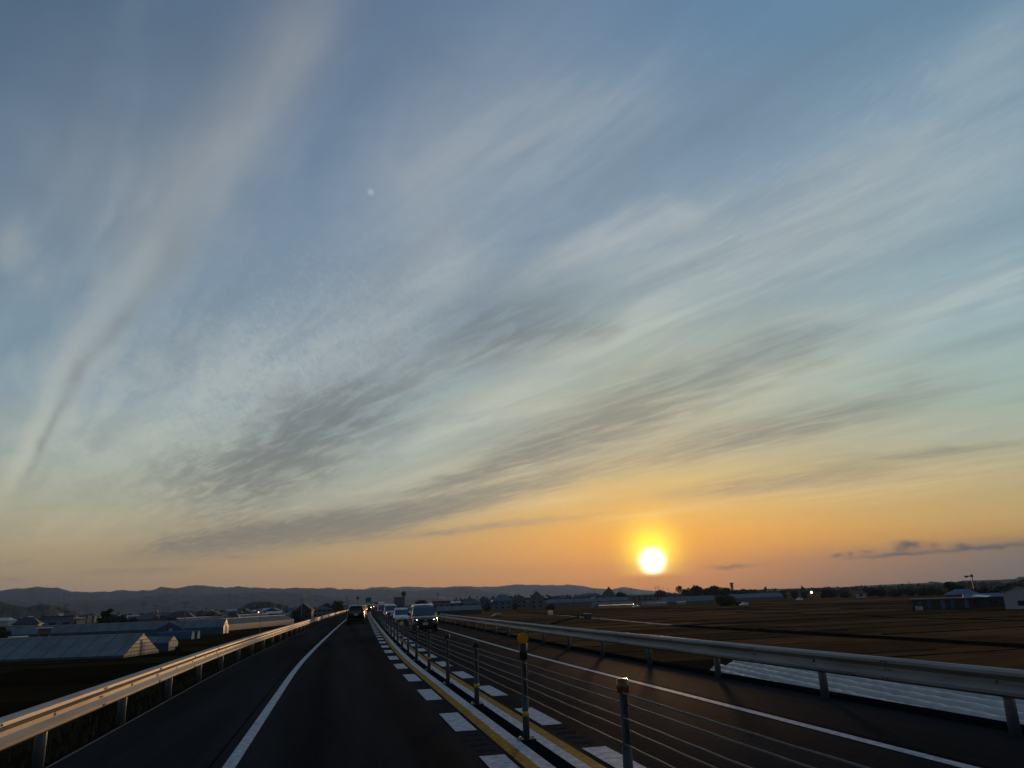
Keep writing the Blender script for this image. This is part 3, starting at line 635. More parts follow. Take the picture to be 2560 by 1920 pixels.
# ---------------------------------------------------------------- greenhouses
def greenhouse(label, loc, azd, length, w, eave, ridge, hoop=False, side=None, roof=None, gable=None, group=None, bars=5, name='greenhouse', ribs=0):
    "loc: middle of the sunlit gable; the house runs from there towards bearing azd"
    t = thing(name, label, 'greenhouse', loc, -math.radians(azd), group)      # local +Y = the long way
    def prof(f):      # f -1..1 across
        if hoop: return eave+(ridge-eave)*math.sqrt(max(0, 1-f*f))
        return eave+(ridge-eave)*(1-abs(f))
    N_ = 12 if hoop else 8; fs_ = [-1+2*i/N_ for i in range(N_+1)]
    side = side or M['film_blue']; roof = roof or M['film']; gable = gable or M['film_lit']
    q = MB(); n = max(2, int(length/3))
    q.loft([[(f*w/2*1.01, length*i/n, prof(f)+(.03 if i % 2 else 0)) for f in fs_] for i in range(n+1)], close=False, caps=False); q.build('roof', roof, t)
    for s in (-1, 1):
        if eave > .3: MB().box(s*w/2-.03, s*w/2+.03, 0, length, 0, eave).build('side_wall', side, t)
    for yy, nm in ((0, 'gable'), (length, 'gable')):
        q = MB(); vs = [(f*w/2, yy, prof(f)-.02) for f in fs_]; k = len(vs); vs += [(f*w/2, yy, 0) for f in fs_]
        vs += [(x, yy+(.06 if yy == 0 else -.06), z) for x, _, z in vs]
        fc = [(i, i+1, k+i+1, k+i) for i in range(k-1)]+[(2*k+i+1, 2*k+i, 3*k+i, 3*k+i+1) for i in range(k-1)]
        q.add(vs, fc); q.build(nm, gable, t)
    for j in range(bars):
        z = ridge*(j+.35)/bars
        if hoop: continue
        hw = w/2*min(1, max(.04, 1-(z-eave)/(ridge-eave))) if z > eave else w/2
        MB().box(-hw, hw, -.07, -.01, z-.05, z+.05).build('gable_bar', M['frame_dark'], t)
    if w > 5: MB().box(-.12-.5, -.5+.12, -.08, -.012, 0, ridge*.72).build('door_post', M['frame_dark'], t); MB().box(-.1, .9, -.05, -.012, 0, min(2.1, ridge*.6)).build('door', M['wall_white'], t)
    if ribs:
        rb = MB()
        for s in (-1, 1):
            xx = s*w/2*1.012; rb.add([(xx,-.05,eave),(0,-.05,ridge+.02),(0,.05,ridge+.02),(xx,.05,eave),(xx,-.05,eave+.09),(0,-.05,ridge+.11),(0,.05,ridge+.11),(xx,.05,eave+.09)], [(0,1,2,3),(4,5,6,7),(0,1,5,4),(3,2,6,7),(0,3,7,4)])
        rbm = rb.mesh('roof_rib', M['film_rib'])
        for k in range(int(length/ribs)): link('roof_rib', rbm, t, (0, ribs*(k+.5), 0))
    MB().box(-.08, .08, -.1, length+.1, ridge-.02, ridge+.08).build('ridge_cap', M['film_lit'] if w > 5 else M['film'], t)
    return t
greenhouse('nearest long greenhouse on the left with a broad timber-barred triangular gable', at(364, 152), 283, 120, 12.5, .35, 3.45, bars=6, ribs=3)
greenhouse('long blue-sided greenhouse behind the nearest one, with a glowing orange gable', at(568, 262), 277, 108, 6.2, 2.0, 4.2, bars=2, ribs=3.6)
greenhouse('far narrow greenhouse with a cream gable beside the pine clump', at(288, 340), 284, 24, 5, 1.2, 3.1, bars=1)
greenhouse('small pale greenhouse at the foot of the embankment, right of the big gable', at(440, 165), 283, 9.5, 4.0, 1.4, 2.5, bars=2, ribs=1.6, side=M['film_blue'])
greenhouse('left one of the two hooped tunnels with rounded white ends', at(487, 221), 284, 9, 1.75, .4, 2.0, hoop=True, side=M['tarp'], roof=M['tarp'], gable=M['wall_white'])
greenhouse('right one of the two hooped tunnels with rounded white ends', at(501, 224), 284, 9, 1.75, .4, 2.0, hoop=True, side=M['tarp'], roof=M['tarp'], gable=M['wall_white'])
greenhouse('long greenhouse stretching away beside the lamp post, left of the road', Vector((-49, 258, ZF)), 15, 104, 8, 2.0, 3.9, bars=0, side=M['film_blue'], roof=M['film_matte'], gable=M['film_blue'])
greenhouse('second greenhouse row standing behind the long one beside the lamp post', Vector((-55, 300, ZF)), 15, 90, 8, 2.0, 4.6, bars=0, roof=M['film_matte'], gable=M['film_blue'])
greenhouse('pale roofed greenhouse far beyond the road, left of the peaked farmhouse', at(795, 600), 280, 36, 6, 1.5, 4.2, bars=0)
greenhouse('low dark sided greenhouse in the field beyond the oncoming minivan', at(1203, 430), 278, 24, 7, 2.3, 4.4, bars=0, side=M['frame_dark'], gable=M['wall_grey'])
greenhouse('long grey greenhouse under the peaked silhouette house', at(1568, 620), 276, 62, 8, 3.2, 5.6, bars=0, side=M['wall_grey'], gable=M['wet'])
greenhouse('rounded plastic tunnel with a shining lower strip, below the sun', at(1582, 500), 276, 26, 6, .6, 3.0, hoop=True, side=M['wall_grey'], gable=M['film'])
greenhouse('plastic tunnel right of the sunlit strip, below the sun', at(1668, 520), 276, 17, 6, .5, 2.6, hoop=True, side=M['wall_grey'], gable=M['film'])
greenhouse('long mauve-lit greenhouse roof between the sun and the round brown tree', at(1786, 560), 277, 38, 8, 1.6, 4.6, bars=0, side=M['wall_grey'], gable=M['film'])
greenhouse('long pale greenhouse right of the round brown tree, below the airliner', at(1950, 600), 276, 38, 9, 2.2, 4.8, bars=0, side=M['wall_grey'], gable=M['film'])
# wet plastic sheets on the ground that mirror the glow
for px0, px1, d, lab in ((1494,1582,470,'bright strip of wet plastic sheet below the sun, longest of the three'),(1602,1664,505,'bright strip of wet plastic sheet just right of the longest one'),(1689,1712,515,'short bright strip of wet plastic sheet left of the round brown tree')):
    a, b = at(px0, d), at(px1, d); q = MB(); dr = (b-a).normalized(); nn = Vector((-dr.y, dr.x, 0)); rings = []
    for i in range(13):
        p = a+(b-a)*(i/12); hh = 1.55+.1*math.sin(i*1.7); rings.append([p+nn*0+Vector((0,0,0)), p+Vector((0,0,hh)), p+nn*9+Vector((0,0,hh+.25)), p+nn*9])
    o = q.loft(rings).build('plastic_sheet', M['wet']); o['label'] = lab; o['category'] = 'plastic sheet'; o['group'] = 'wet plastic strips in the fields'

# ---------------------------------------------------------------- houses
def house(label, loc, rz, w, d, h, rh, wall='wall_grey', roof='roof_dark', style='gable', wins=2, cat='house', name='house', group=None, over=.6, lit=None):
    t = thing(name, label, cat, loc, rz, group)
    MB().box(-w/2, w/2, -d/2, d/2, -.2, h).build('wall', M[wall], t)
    q = MB(); W2, D2 = w/2+over, d/2+over
    if style == 'gable':
        q.add([(-W2,-D2,h-.1),(W2,-D2,h-.1),(W2,D2,h-.1),(-W2,D2,h-.1),(-W2,0,h+rh),(W2,0,h+rh),(-W2,-D2,h-.35),(W2,-D2,h-.35),(W2,D2,h-.35),(-W2,D2,h-.35)],
              [(0,1,5,4),(2,3,4,5),(0,4,3),(1,2,5),(6,7,1,0),(7,8,2,1),(8,9,3,2),(9,6,0,3),(6,9,8,7)])
    elif style == 'front':                       # gable end towards the viewer
        q.add([(-W2,-D2,h-.1),(W2,-D2,h-.1),(W2,D2,h-.1),(-W2,D2,h-.1),(0,-D2,h+rh),(0,D2,h+rh),(-W2,-D2,h-.35),(W2,-D2,h-.35),(W2,D2,h-.35),(-W2,D2,h-.35),(0,-D2,h+rh-.35),(0,D2,h+rh-.35)],
              [(0,4,5,3),(1,2,5,4),(6,10,4,0),(10,7,1,4),(9,3,5,11),(11,5,2,8),(6,0,3,9),(7,8,2,1),(6,9,11,10),(10,11,8,7)])
        MB().add([(-w/2,-d/2+.02,h-.3),(w/2,-d/2+.02,h-.3),(0,-d/2+.02,h+rh-.4),(-w/2,-d/2+.3,h-.3),(w/2,-d/2+.3,h-.3),(0,-d/2+.3,h+rh-.4)], [(0,1,2),(5,4,3),(0,3,4,1),(1,4,5,2),(2,5,3,0)]).build('gable', M[wall], t)
    elif style == 'hip':
        k = min(W2*.62, D2); q.add([(-W2,-D2,h-.1),(W2,-D2,h-.1),(W2,D2,h-.1),(-W2,D2,h-.1),(-W2+k,0,h+rh),(W2-k,0,h+rh),(-W2,-D2,h-.35),(W2,-D2,h-.35),(W2,D2,h-.35),(-W2,D2,h-.35)],
              [(0,1,5,4),(2,3,4,5),(0,4,3),(1,2,5),(6,7,1,0),(7,8,2,1),(8,9,3,2),(9,6,0,3),(6,9,8,7)])
    else: q.box(-W2, W2, -D2, D2, h, h+rh)
    q.build('roof', M[roof], t)
    fl_ = 2 if h > 4.5 else 1
    for f in range(fl_):
        for i in range(wins):
            x = -w/2+w*(i+.5)/wins; z = 1.0+f*2.8; ww = min(1.7, w/wins*.55)
            wd = MB().box(x-ww/2, x+ww/2, -d/2-.03, -d/2+.02, z, z+1.15).build('window', M['window'], t)
            fr = MB()
            for bx in ((x-ww/2-.06, x-ww/2), (x+ww/2, x+ww/2+.06), (x-.03, x+.03)): fr.box(bx[0], bx[1], -d/2-.05, -d/2+.02, z-.05, z+1.2)
            fr.box(x-ww/2-.06, x+ww/2+.06, -d/2-.055, -d/2+.02, z-.09, z-.03); fr.build('window_frame', M['dark_metal'], wd)
    return t
def face(px): return -math.radians(azel(px, 1472+.0367*(2000-px))[0])
def H(label, px, dist, wpx, h, rh, turn=0, d=None, z=ZF, **kw):
    w = wpx*dist/1990; p = at(px, dist+ (d or w*.7)/2, z)
    return house(label, p, face(px)+math.radians(turn), w, d or max(5, w*.7), h, rh, **kw)
# left town, near to far
H('low shed with a thin pale roof at the far left, behind the nearest greenhouse', 52, 225, 26, 2.2, .3, style='flat', wall='frame_dark', roof='roof_pale', wins=1, cat='shed', name='shed')
H('small carport with a pale roof beside the blue-grey block on the left', 116, 262, 24, 3.6, .25, style='flat', wall='wall_grey', roof='roof_pale', wins=1, cat='shed', name='shed')
H('square blue-grey two-storey block with a pair of dark windows on the left', 150, 285, 52, 6.6, .3, style='flat', wall='wall_blue', roof='roof_dark', wins=2, cat='building', name='building', over=.2)
H('building with a sun-lit orange upper wall and columns, left town', 190, 322, 26, 5.2, .5, style='flat', wall='wall_tan', roof='roof_brown', wins=4, turn=-32, cat='building', name='building', over=.1)
H('dark tiled house with a pale wall and a sunlit right end, far left', 72, 400, 46, 4.2, 2.6, style='hip', wall='wall_white', roof='roof_dark', wins=3, turn=-14)
H('pale flat roofed building low at the far left edge', 18, 330, 40, 3.6, .5, style='flat', wall='wall_grey', roof='roof_dark', wins=3, cat='building', name='building')
H('long low house with a pale eave, left of the orange-walled building', 112, 440, 40, 3.4, 1.8, style='gable', wall='wall_grey', roof='roof_brown', wins=3)
H('pale roofed farm shed beyond the carport on the left', 32, 290, 20, 2.6, .2, style='flat', wall='frame_dark', roof='roof_pale', wins=1, cat='shed', name='shed')
H('little cream-walled house lit by the sun above the carport', 151, 560, 10, 6.0, 2.2, style='front', wall='wall_tan', roof='wall_tan', wins=1, turn=-30)
H('house with a thin bright roof line behind the orange-walled building', 198, 470, 20, 4.2, 1.6, style='gable', wall='wall_grey', roof='roof_pale', wins=2)
H('flat dark house between the pine clump and the tall lamp pole', 352, 420, 46, 4.0, 1.5, style='gable', wall='wall_grey', roof='roof_dark', wins=3)
H('pale eaved house just right of the pine clump', 334, 470, 22, 4.6, 1.4, style='gable', wall='wall_white', roof='roof_pale', wins=2)
H('small gable house between the pine clump and the wide dark house', 392, 400, 24, 3.2, 2.0, style='front', wall='wall_grey', roof='roof_dark', wins=1)
H('wide two-storey house with a black roof left of the bushes', 454, 345, 56, 4.6, 2.3, style='hip', wall='wall_blue', roof='roof_dark', wins=4, turn=-10)
H('small square house with a steep dark hipped roof behind the greenhouse end', 583, 345, 30, 3.4, 2.4, style='hip', wall='wall_blue', roof='roof_dark', wins=2, turn=-10)
H('brown house touched by sunlight behind the lamp post on the left', 648, 520, 22, 3.8, 2.2, style='front', wall='wall_tan', roof='roof_brown', wins=1, turn=-20)
H('low pale roofed row house at the foot of the round hill', 690, 560, 40, 3.6, 1.2, style='gable', wall='wall_grey', roof='roof_pale', wins=4)
H('dark cottage at the foot of the round hill, nearest the greenhouses', 618, 560, 30, 3.4, 2.0, style='hip', wall='wall_grey', roof='roof_dark', wins=2)
H('narrow pale house right of the round hill', 716, 560, 12, 4.6, 1.8, style='front', wall='wall_white', roof='roof_dark', wins=1)
H('large peaked farmhouse with a pale verge board, by the utility pole left of the road', 762, 470, 38, 5.2, 3.6, style='front', wall='frame_dark', roof='roof_dark', wins=2, turn=-12)
H('broad dark roofed house right of the peaked farmhouse', 806, 520, 44, 5.0, 1.8, style='hip', wall='wall_grey', roof='roof_dark', wins=4)
H('long low house seen just left of the black minivan', 846, 640, 44, 4.4, 1.6, style='gable', wall='wall_grey', roof='roof_brown', wins=4)
# behind the oncoming queue and to the right
t = H('pale grey roadside building crowned by a dark round sign tower', 997, 620, 24, 11, .6, style='flat', wall='wall_grey', roof='roof_dark', wins=3, cat='building', name='building', over=.1)
MB().box(2.6, 4.6, -6, -4, 0, 14.2).build('tower', M['wall_blue'], t); MB().cyl((3.6,-6.2,14.0), (3.6,-3.8,14.0), 1.8, n=16).build('round_sign', M['frame_dark'], t)
H('blue walled warehouse behind the grey minivan', 1104, 520, 42, 6.8, .7, style='flat', wall='wall_blue', roof='frame_dark', wins=3, cat='building', name='warehouse')
H('long low dark shed left of the oncoming queue, under the sign tower', 1012, 560, 40, 3.4, .8, style='gable', wall='frame_dark', roof='roof_dark', wins=2, cat='shed', name='shed')
H('dark flat shed between the blue warehouse and the low greenhouse', 1140, 640, 34, 5.0, .6, style='flat', wall='frame_dark', roof='roof_dark', wins=3, cat='shed', name='shed')
H('wide dark roofed house left of the big pale farmhouse', 1172, 700, 40, 5.6, 2.4, style='hip', wall='wall_grey', roof='roof_dark', wins=3)
H('dim hip-roofed house half hidden left of the big pale farmhouse', 1212, 680, 28, 6.2, 3.0, style='hip', wall='wall_grey', roof='roof_dark', wins=2)
H('big pale blue-grey farmhouse in the middle distance', 1256, 560, 46, 6.4, 4.0, style='hip', wall='wall_blue', roof='wall_blue', wins=3)
H('dark broad roof behind the big pale farmhouse, on its right', 1298, 640, 36, 6.4, 3.2, style='hip', wall='wall_grey', roof='roof_dark', wins=3)
H('tall dark gabled house below the many-armed utility pole', 1342, 560, 34, 7.6, 4.2, style='front', wall='wall_grey', roof='roof_dark', wins=2)
H('low brown house right of the tall gabled house', 1388, 620, 34, 5.0, 3.0, style='hip', wall='wall_grey', roof='roof_brown', wins=2)
H('dark hip roofed house left of the peaked silhouette house', 1400, 760, 44, 6.0, 2.8, style='hip', wall='wall_grey', roof='roof_dark', wins=3)
H('low roofed house midway along the row towards the sun', 1456, 820, 40, 7.0, 2.2, style='gable', wall='wall_grey', roof='roof_dark', wins=3)
H('peaked house silhouetted left of the sun with a small ridge ornament', 1523, 700, 26, 9.0, 5.5, style='front', wall='wall_grey', roof='roof_dark', wins=1)
H('broad roof directly right of the peaked silhouette house', 1486, 760, 36, 7.2, 2.4, style='hip', wall='wall_grey', roof='roof_dark', wins=2)
H('long low roofs under the sun, behind the plastic tunnels', 1612, 900, 70, 6.2, 1.2, style='gable', wall='wall_grey', roof='roof_dark', wins=5)
H('small white hut with a dark roof between dark trees on the right', 2149, 560, 22, 2.6, .4, style='flat', wall='wall_white', roof='roof_dark', wins=1, cat='hut', name='hut')
# farm on the right
H('long dark farm shed with a pale roof edge at the right', 2348, 255, 118, 2.6, .35, style='flat', wall='frame_dark', roof='wall_blue', wins=0, cat='shed', name='shed', d=5)
H('dark open implement shed beside the white gabled house', 2470, 262, 96, 3.0, .8, style='gable', wall='frame_dark', roof='wall_blue', wins=1, cat='shed', name='shed', d=6, turn=4)
H('low blue-grey roofed barn behind the long dark shed', 2400, 300, 60, 3.4, 1.5, style='hip', wall='wall_blue', roof='wall_blue', wins=2, cat='barn', name='barn', d=8)
H('white gabled farmhouse with a dark attic window at the right edge', 2544, 235, 62, 4.4, 1.9, style='front', wall='wall_white', roof='roof_dark', wins=1, d=9)
H('white sheet-covered pile at the left end of the long dark shed', 2288, 248, 15, .9, .15, style='flat', wall='wall_white', roof='wall_white', wins=0, cat='pile', name='covered_pile', d=1.5, over=.05)
H('small tool shed standing in the field beyond the low greenhouse', 1466, 260, 18, 1.4, .25, style='flat', wall='frame_dark', roof='wall_white', wins=0, cat='shed', name='shed', d=2, over=.1)
sh = [o for o in bpy.data.objects if o.get('label') == 'long dark farm shed with a pale roof edge at the right'][0]
wsh = 118*255/1990
for k in range(13):
    x = -wsh/2+wsh*(k+.5)/13; hh = 2.5-(.5 if k % 4 == 1 else 0)
    MB().box(x-wsh/13*.44, x+wsh/13*.44, -2.58, -2.47, .05, hh).build('wall_panel', M[('frame_dark','wall_blue','frame_dark','tarp','frame_dark')[k % 5]], sh)
q = thing('awning', 'tilted pale metal awning on the long dark shed', 'awning', at(2445, 250, ZF+3.2), face(2445))
MB().add([(-2.2,-1,0),(1.4,-1,-.25),(2.6,1.6,.05),(-1,1.6,.35),(-2.2,-1,.08),(1.4,-1,-.17),(2.6,1.6,.13),(-1,1.6,.43)], [(0,3,2,1),(4,5,6,7),(0,1,5,4),(1,2,6,5),(2,3,7,6),(3,0,4,7)]).build('sheet', M['roof_pale'], q)

# ---------------------------------------------------------------- trees
def leaves(q, c, rad, n, size, rr, mi=0):
    for _ in range(n):
        u = Vector((rr.gauss(0,1), rr.gauss(0,1), rr.gauss(0,1))).normalized()*(rr.random()**.45)
        p = Vector((c[0]+u.x*rad[0], c[1]+u.y*rad[1], c[2]+u.z*rad[2])); s = size*rr.uniform(.6, 1.4)
        a = Vector((rr.gauss(0,1), rr.gauss(0,1), rr.gauss(0,1))).normalized(); b = a.orthogonal().normalized()
        q.add([p-a*s-b*s*.6, p+a*s-b*s*.5, p+a*s*.7+b*s*.7, p-a*s*.6+b*s*.5], [(0,1,2,3)], mi)
def tree(label, loc, w, h, n=500, kind='round', leafm='leaf', group=None, seed=None, name='tree', size=None):
    rr = random.Random(seed if seed is not None else int(loc[0]*13+loc[1]*7)); t = thing(name, label, 'bush' if name == 'bush' else 'tree', loc, 0, group)
    q = MB(); th_ = h*.35 if kind != 'bush' else h*.15
    q.cyl((0,0,-.2), (rr.uniform(-.03,.03)*w, 0, h*.6), max(.12, w*.035), w*.012, 7); 
    for k in range(4):
        a = rr.uniform(0, 6.28); q.cyl((0,0,th_), (math.cos(a)*w*.28, math.sin(a)*w*.28, h*rr.uniform(.55,.75)), w*.018, w*.006, 5)
    q.build('trunk', M['bark'], t)
    q = MB(); size = size or w*.06; n = int(n*1.9)
    if kind == 'pine':
        for k in range(8):
            f = k/7; ww = w*.5*(1-.75*f)*rr.uniform(.7, 1.1); leaves(q, (rr.uniform(-.12,.12)*w+f*w*.12, 0, h*(.35+.62*f)), (ww, ww, h*.06), n//8, size, rr)
    else:
        k_ = 9
        for k in range(k_):
            a = rr.uniform(0, 6.28); f = rr.uniform(0, 1); r = w*.30*math.sqrt(rr.random()); zc = h*(.42+.34*rr.random()) if kind == 'round' else h*(.18+.48*rr.random())
            cr = w*rr.uniform(.22, .33); leaves(q, (math.cos(a)*r, math.sin(a)*r, zc), (cr, cr, cr*.8*h/max(w, h)*1.1 if h < w*.8 else cr*.85), n//k_, size, rr)
        leaves(q, (0,0,h*(.5 if kind == 'round' else .36)), (w*.46, w*.46, h*(.36 if kind == 'round' else .36)), n//4, size, rr)
    q.build('crown', M[leafm], t); return t
def T(label, px, dist, wpx, hpx, n=450, **kw):
    return tree(label, at(px, dist), wpx*dist/1990, hpx*dist/1990+0, n=n, **kw)
T('large layered dark pine, tallest of the clump among the left houses', 262, 330, 44, 50, n=900, kind='pine')
T('round dark tree joined to the right side of the layered pine', 300, 330, 40, 40, n=700)
T('lower bushy tree at the right end of the pine clump', 326, 345, 36, 33, n=500, leafm='leaf_red')
T('leafy bush at the left foot of the layered pine', 246, 335, 20, 26, n=300, kind='bush')
T('dark tree in front of the hill at the far left edge', 8, 240, 26, 46, n=600)
T('brown leafless-looking tree beside the far left shed', 24, 232, 22, 42, n=400, leafm='leaf_red')
T('low dark hedge tree between the left house and the greenhouse roof', 100, 300, 40, 20, n=400, kind='bush')
T('yellow-green bush left end of the row above the long greenhouse', 496, 350, 30, 34, n=400, kind='bush', leafm='leaf_red')
T('dark bush in the middle of the row above the long greenhouse', 524, 350, 40, 37, n=500, kind='bush')
T('broad bush at the right end of the row above the long greenhouse', 552, 352, 34, 36, n=400, kind='bush')
T('dark scrub at the foot of the small pale greenhouse', 452, 150, 16, 22, n=350, kind='bush')
T('small dark tree left of the peaked farmhouse', 740, 470, 20, 24, n=300)
T('low tree beside the embankment, right of the long greenhouse', 746, 420, 26, 16, n=300, kind='bush')
T('rounded tree top right of the peaked farmhouse', 812, 560, 22, 34, n=350)
T('rounded tree top behind the houses left of the black minivan', 846, 600, 30, 36, n=400)
T('flat-topped tree right behind the broad dark roofed house', 828, 620, 20, 30, n=300)
T('big round dark tree behind the grey oncoming minivan', 1054, 480, 36, 36, n=1100, size=.32)
T('low tree line patch right of the blue warehouse', 1168, 760, 36, 26, n=300, kind='bush')
T('dark bush left of the big pale farmhouse', 1216, 470, 22, 28, n=350, kind='bush')
T('bush right of the big pale farmhouse', 1286, 540, 20, 22, n=300, kind='bush', leafm='leaf_red')
T('brown shrubs in front of the tall gabled house', 1376, 480, 26, 22, n=300, kind='bush', leafm='leaf_red')
T('rounded tree silhouette just left of the sun', 1554, 720, 28, 30, n=400)
T('tuft of tree beneath the left flank of the sun', 1464, 900, 24, 24, n=250)
T('ragged tree beneath the right flank of the sun', 1650, 800, 30, 30, n=350, leafm='leaf_red')
T('thin open-branched tree left of the dark wood', 1700, 850, 22, 40, n=160)
T('tall domed tree at the left end of the dark wood', 1740, 860, 32, 35, n=700)
T('low tree at the left shoulder of the dark wood', 1716, 840, 26, 30, n=400)
T('middle tree of the dark wood, lower than its neighbours', 1764, 870, 26, 30, n=500)
T('flat-topped tree at the right of the dark wood', 1786, 860, 32, 32, n=700)
T('low sloping tree right of the flat-topped one in the dark wood', 1812, 850, 34, 28, n=500)
T('big round brown tree standing in the field below the control tower', 1812, 420, 50, 27, n=1300, leafm='leaf_red', kind='bush')
T('low bush right of the big round brown tree', 1842, 400, 18, 12, n=250, leafm='leaf_red', kind='bush')
T('low trees under the control tower', 1846, 900, 40, 22, n=400, kind='bush')
T('dark scrub left of the airliner tail', 1880, 900, 36, 20, n=350, kind='bush')
T('first dark tree right of the airliner', 1956, 640, 24, 24, n=350, kind='bush')
T('second dark tree right of the airliner', 1984, 640, 22, 20, n=300, kind='bush')
T('dark tree just left of the bright light', 2008, 620, 20, 20, n=300, kind='bush')
T('wide low tree right of the bright light', 2074, 600, 42, 22, n=500, kind='bush')
T('low tree touching the left side of the white hut', 2112, 590, 30, 20, n=400, kind='bush')
T('dark tree behind the white hut', 2172, 590, 30, 24, n=400, kind='bush')
T('dark tree right of the white hut, lit spot beside it', 2200, 590, 28, 24, n=400, kind='bush')
T('first tree of the long dark hedge row at the right', 2232, 560, 34, 22, n=450, kind='bush')
T('second tree of the long dark hedge row at the right', 2266, 560, 38, 24, n=450, kind='bush')
T('third tree of the long dark hedge row at the right', 2302, 560, 38, 22, n=450, kind='bush')
T('fourth tree of the long dark hedge row at the right', 2338, 560, 34, 20, n=400, kind='bush')
T('tall dark tree standing behind the long dark shed', 2372, 430, 26, 42, n=700)
T('sloping dark tree right of the tall one behind the shed', 2392, 430, 30, 30, n=500)
T('reddish low tree behind the open implement shed, left', 2426, 420, 32, 22, n=450, kind='bush', leafm='leaf_red')
T('reddish tree behind the open implement shed, middle', 2460, 420, 34, 30, n=500, kind='bush', leafm='leaf_red')
T('dark tree behind the white gabled house, left', 2494, 420, 34, 32, n=500, kind='bush')
T('dark tree behind the white gabled house, right', 2530, 420, 34, 34, n=500, kind='bush')
T('round black bush at the left end of the long dark shed', 2288, 252, 20, 14, n=350, kind='bush')
T('small black shrub left of the covered pile', 2274, 245, 10, 10, n=200, kind='bush')
q = MB(); rr = random.Random(5)
for px in range(1180, 2700, 5):
    d = rr.uniform(1100, 1900); p = at(px+rr.uniform(-4, 4), d); w = rr.uniform(8, 24); leaves(q, (p.x, p.y, ZF+w*.16), (w*.6, w*.6, w*rr.uniform(.12, .26)), 26, w*.14, rr)
for px in range(-120, 900, 6):
    d = rr.uniform(800, 1500); p = at(px+rr.uniform(-4, 4), d); w = rr.uniform(6, 15); leaves(q, (p.x, p.y, ZF+w*.2), (w*.6, w*.6, w*rr.uniform(.2, .42)), 26, w*.14, rr)
for px in range(1120, 1560, 5):
    d = rr.uniform(800, 1200); p = at(px+rr.uniform(-4, 4), d); w = rr.uniform(7, 15); leaves(q, (p.x, p.y, ZF+w*.3), (w*.6, w*.6, w*rr.uniform(.3, .6)), 30, w*.14, rr)
q.build('distant_scrub', M['leaf'], kind='stuff')
# the far town: houses too small to show more than a block and a roof
rr = random.Random(21)
sides = ['left of', 'right of', 'behind', 'beyond']
fw_m = {k: MB().box(-5.5, 5.5, -3.8, 3.8, -.3, 4.6).mesh('wall', M[k]) for k in ('wall_grey', 'wall_white', 'wall_tan')}
fr_m = {k: MB().add([(-6.1,-4.4,4.6),(6.1,-4.4,4.6),(6.1,4.4,4.6),(-6.1,4.4,4.6),(-4.4,0,6.7),(4.4,0,6.7)], [(0,1,5,4),(2,3,4,5),(0,4,3),(1,2,5),(0,3,2,1)]).mesh('roof', M[k]) for k in ('roof_dark', 'roof_brown', 'roof_pale')}
LANDM = [(-60,'the low left hill'),(60,'the far left shed'),(160,'the blue-grey block'),(262,'the layered pine'),(357,'the pole by the pine clump'),(463,'the tall hooked pole'),(524,'the bush row'),(583,'the steep hipped house'),(652,'the lamp post'),(716,'the round hill'),(762,'the peaked farmhouse'),(828,'the black minivan'),
         (997,'the sign tower'),(1054,'the big round tree'),(1104,'the blue warehouse'),(1168,'the low greenhouse'),(1256,'the big pale farmhouse'),(1342,'the many-armed pole'),(1410,'the tall gabled house'),(1470,'the tuft of tree'),(1523,'the silhouette house')]
for i in range(150):
    left = rr.random() < .66; px = rr.uniform(-80, 880) if left else rr.uniform(960, 1560); d = rr.uniform(560, 1250)
    wk = rr.choice(['wall_grey']*4+['wall_white', 'wall_tan']); rk = rr.choice(['roof_dark']*5+['roof_brown', 'roof_pale'])
    near = min(LANDM, key=lambda l: abs(l[0]-px)); k_ = (near[1], px > near[0], d > 850)
    desc = 'far '+{'wall_grey': 'grey', 'wall_white': 'pale', 'wall_tan': 'tan'}[wk]+' house, '+{'roof_dark': 'dark', 'roof_brown': 'brown', 'roof_pale': 'pale'}[rk]+' roof, '+('beyond' if d > 850 else 'nearer')+', '+('right' if px > near[0] else 'left')+' of '+near[1]
    t = thing('house', desc, 'house', at(px, d), math.radians(rr.choice([-12, 0, 78, 90])), 'small houses of the far town'); t.scale = (rr.uniform(.75, 1.3), rr.uniform(.8, 1.3), rr.uniform(.7, 1.15))
    link('wall', fw_m[wk], t); link('roof', fr_m[rk], t)

# ---------------------------------------------------------------- poles, wires, lamps
def upole(label, loc, h, arms=2, aw=1.8, rz=0, box=False, lamp=False, group=None, r=.17):
    t = thing('utility_pole', label, 'utility pole', loc, rz, group)
    MB().cyl((0,0,-.3), (0,0,h), r, r*.62, 8).build('pole', M['concrete'], t)
    for k in range(arms):
        z = h-.4-k*1.1; MB().box(-aw/2, aw/2, -.06, .06, z, z+.12).build('crossarm', M['dark_metal'], t)
        for x in (-aw*.45, 0, aw*.45): MB().cyl((x,0,z+.12), (x,0,z+.42), .07, .05, 6).build('insulator', M['dark_metal'], t)
    if box: MB().cyl((.45,0,h-3.6), (.45,0,h-2.5), .35, n=10).build('transformer', M['dark_metal'], t)
    return t
def P(label, px, ytop, dist, **kw):
    hy = 1472+.0367*(2000-px); h = (hy-ytop)*dist/1960+CAM_H-ZF; upole(label, at(px, dist), h, **kw); p = at(px, dist); return Vector((p.x, p.y, ZF+h-.2))
def wires(label, pts, sag=1.6, n=2, gap=1.1):
    t = thing('power_line', label, 'power line')
    for j in range(n):
        q = MB(); path = []
        for a, b in zip(pts, pts[1:]):
            for i in range(9): f = i/8; p = a.lerp(b, f); path.append(Vector((p.x, p.y, p.z-j*gap-sag*4*f*(1-f))))
        q.tube(path, .02, 4); q.build('cable', M['wire'], t)
    return t
a1 = P('utility pole among the houses beside the low left hill', 160, 1516, 380, arms=3, r=.3)
a2 = P('utility pole between the pine clump and the town, left', 357, 1510, 480, arms=1)
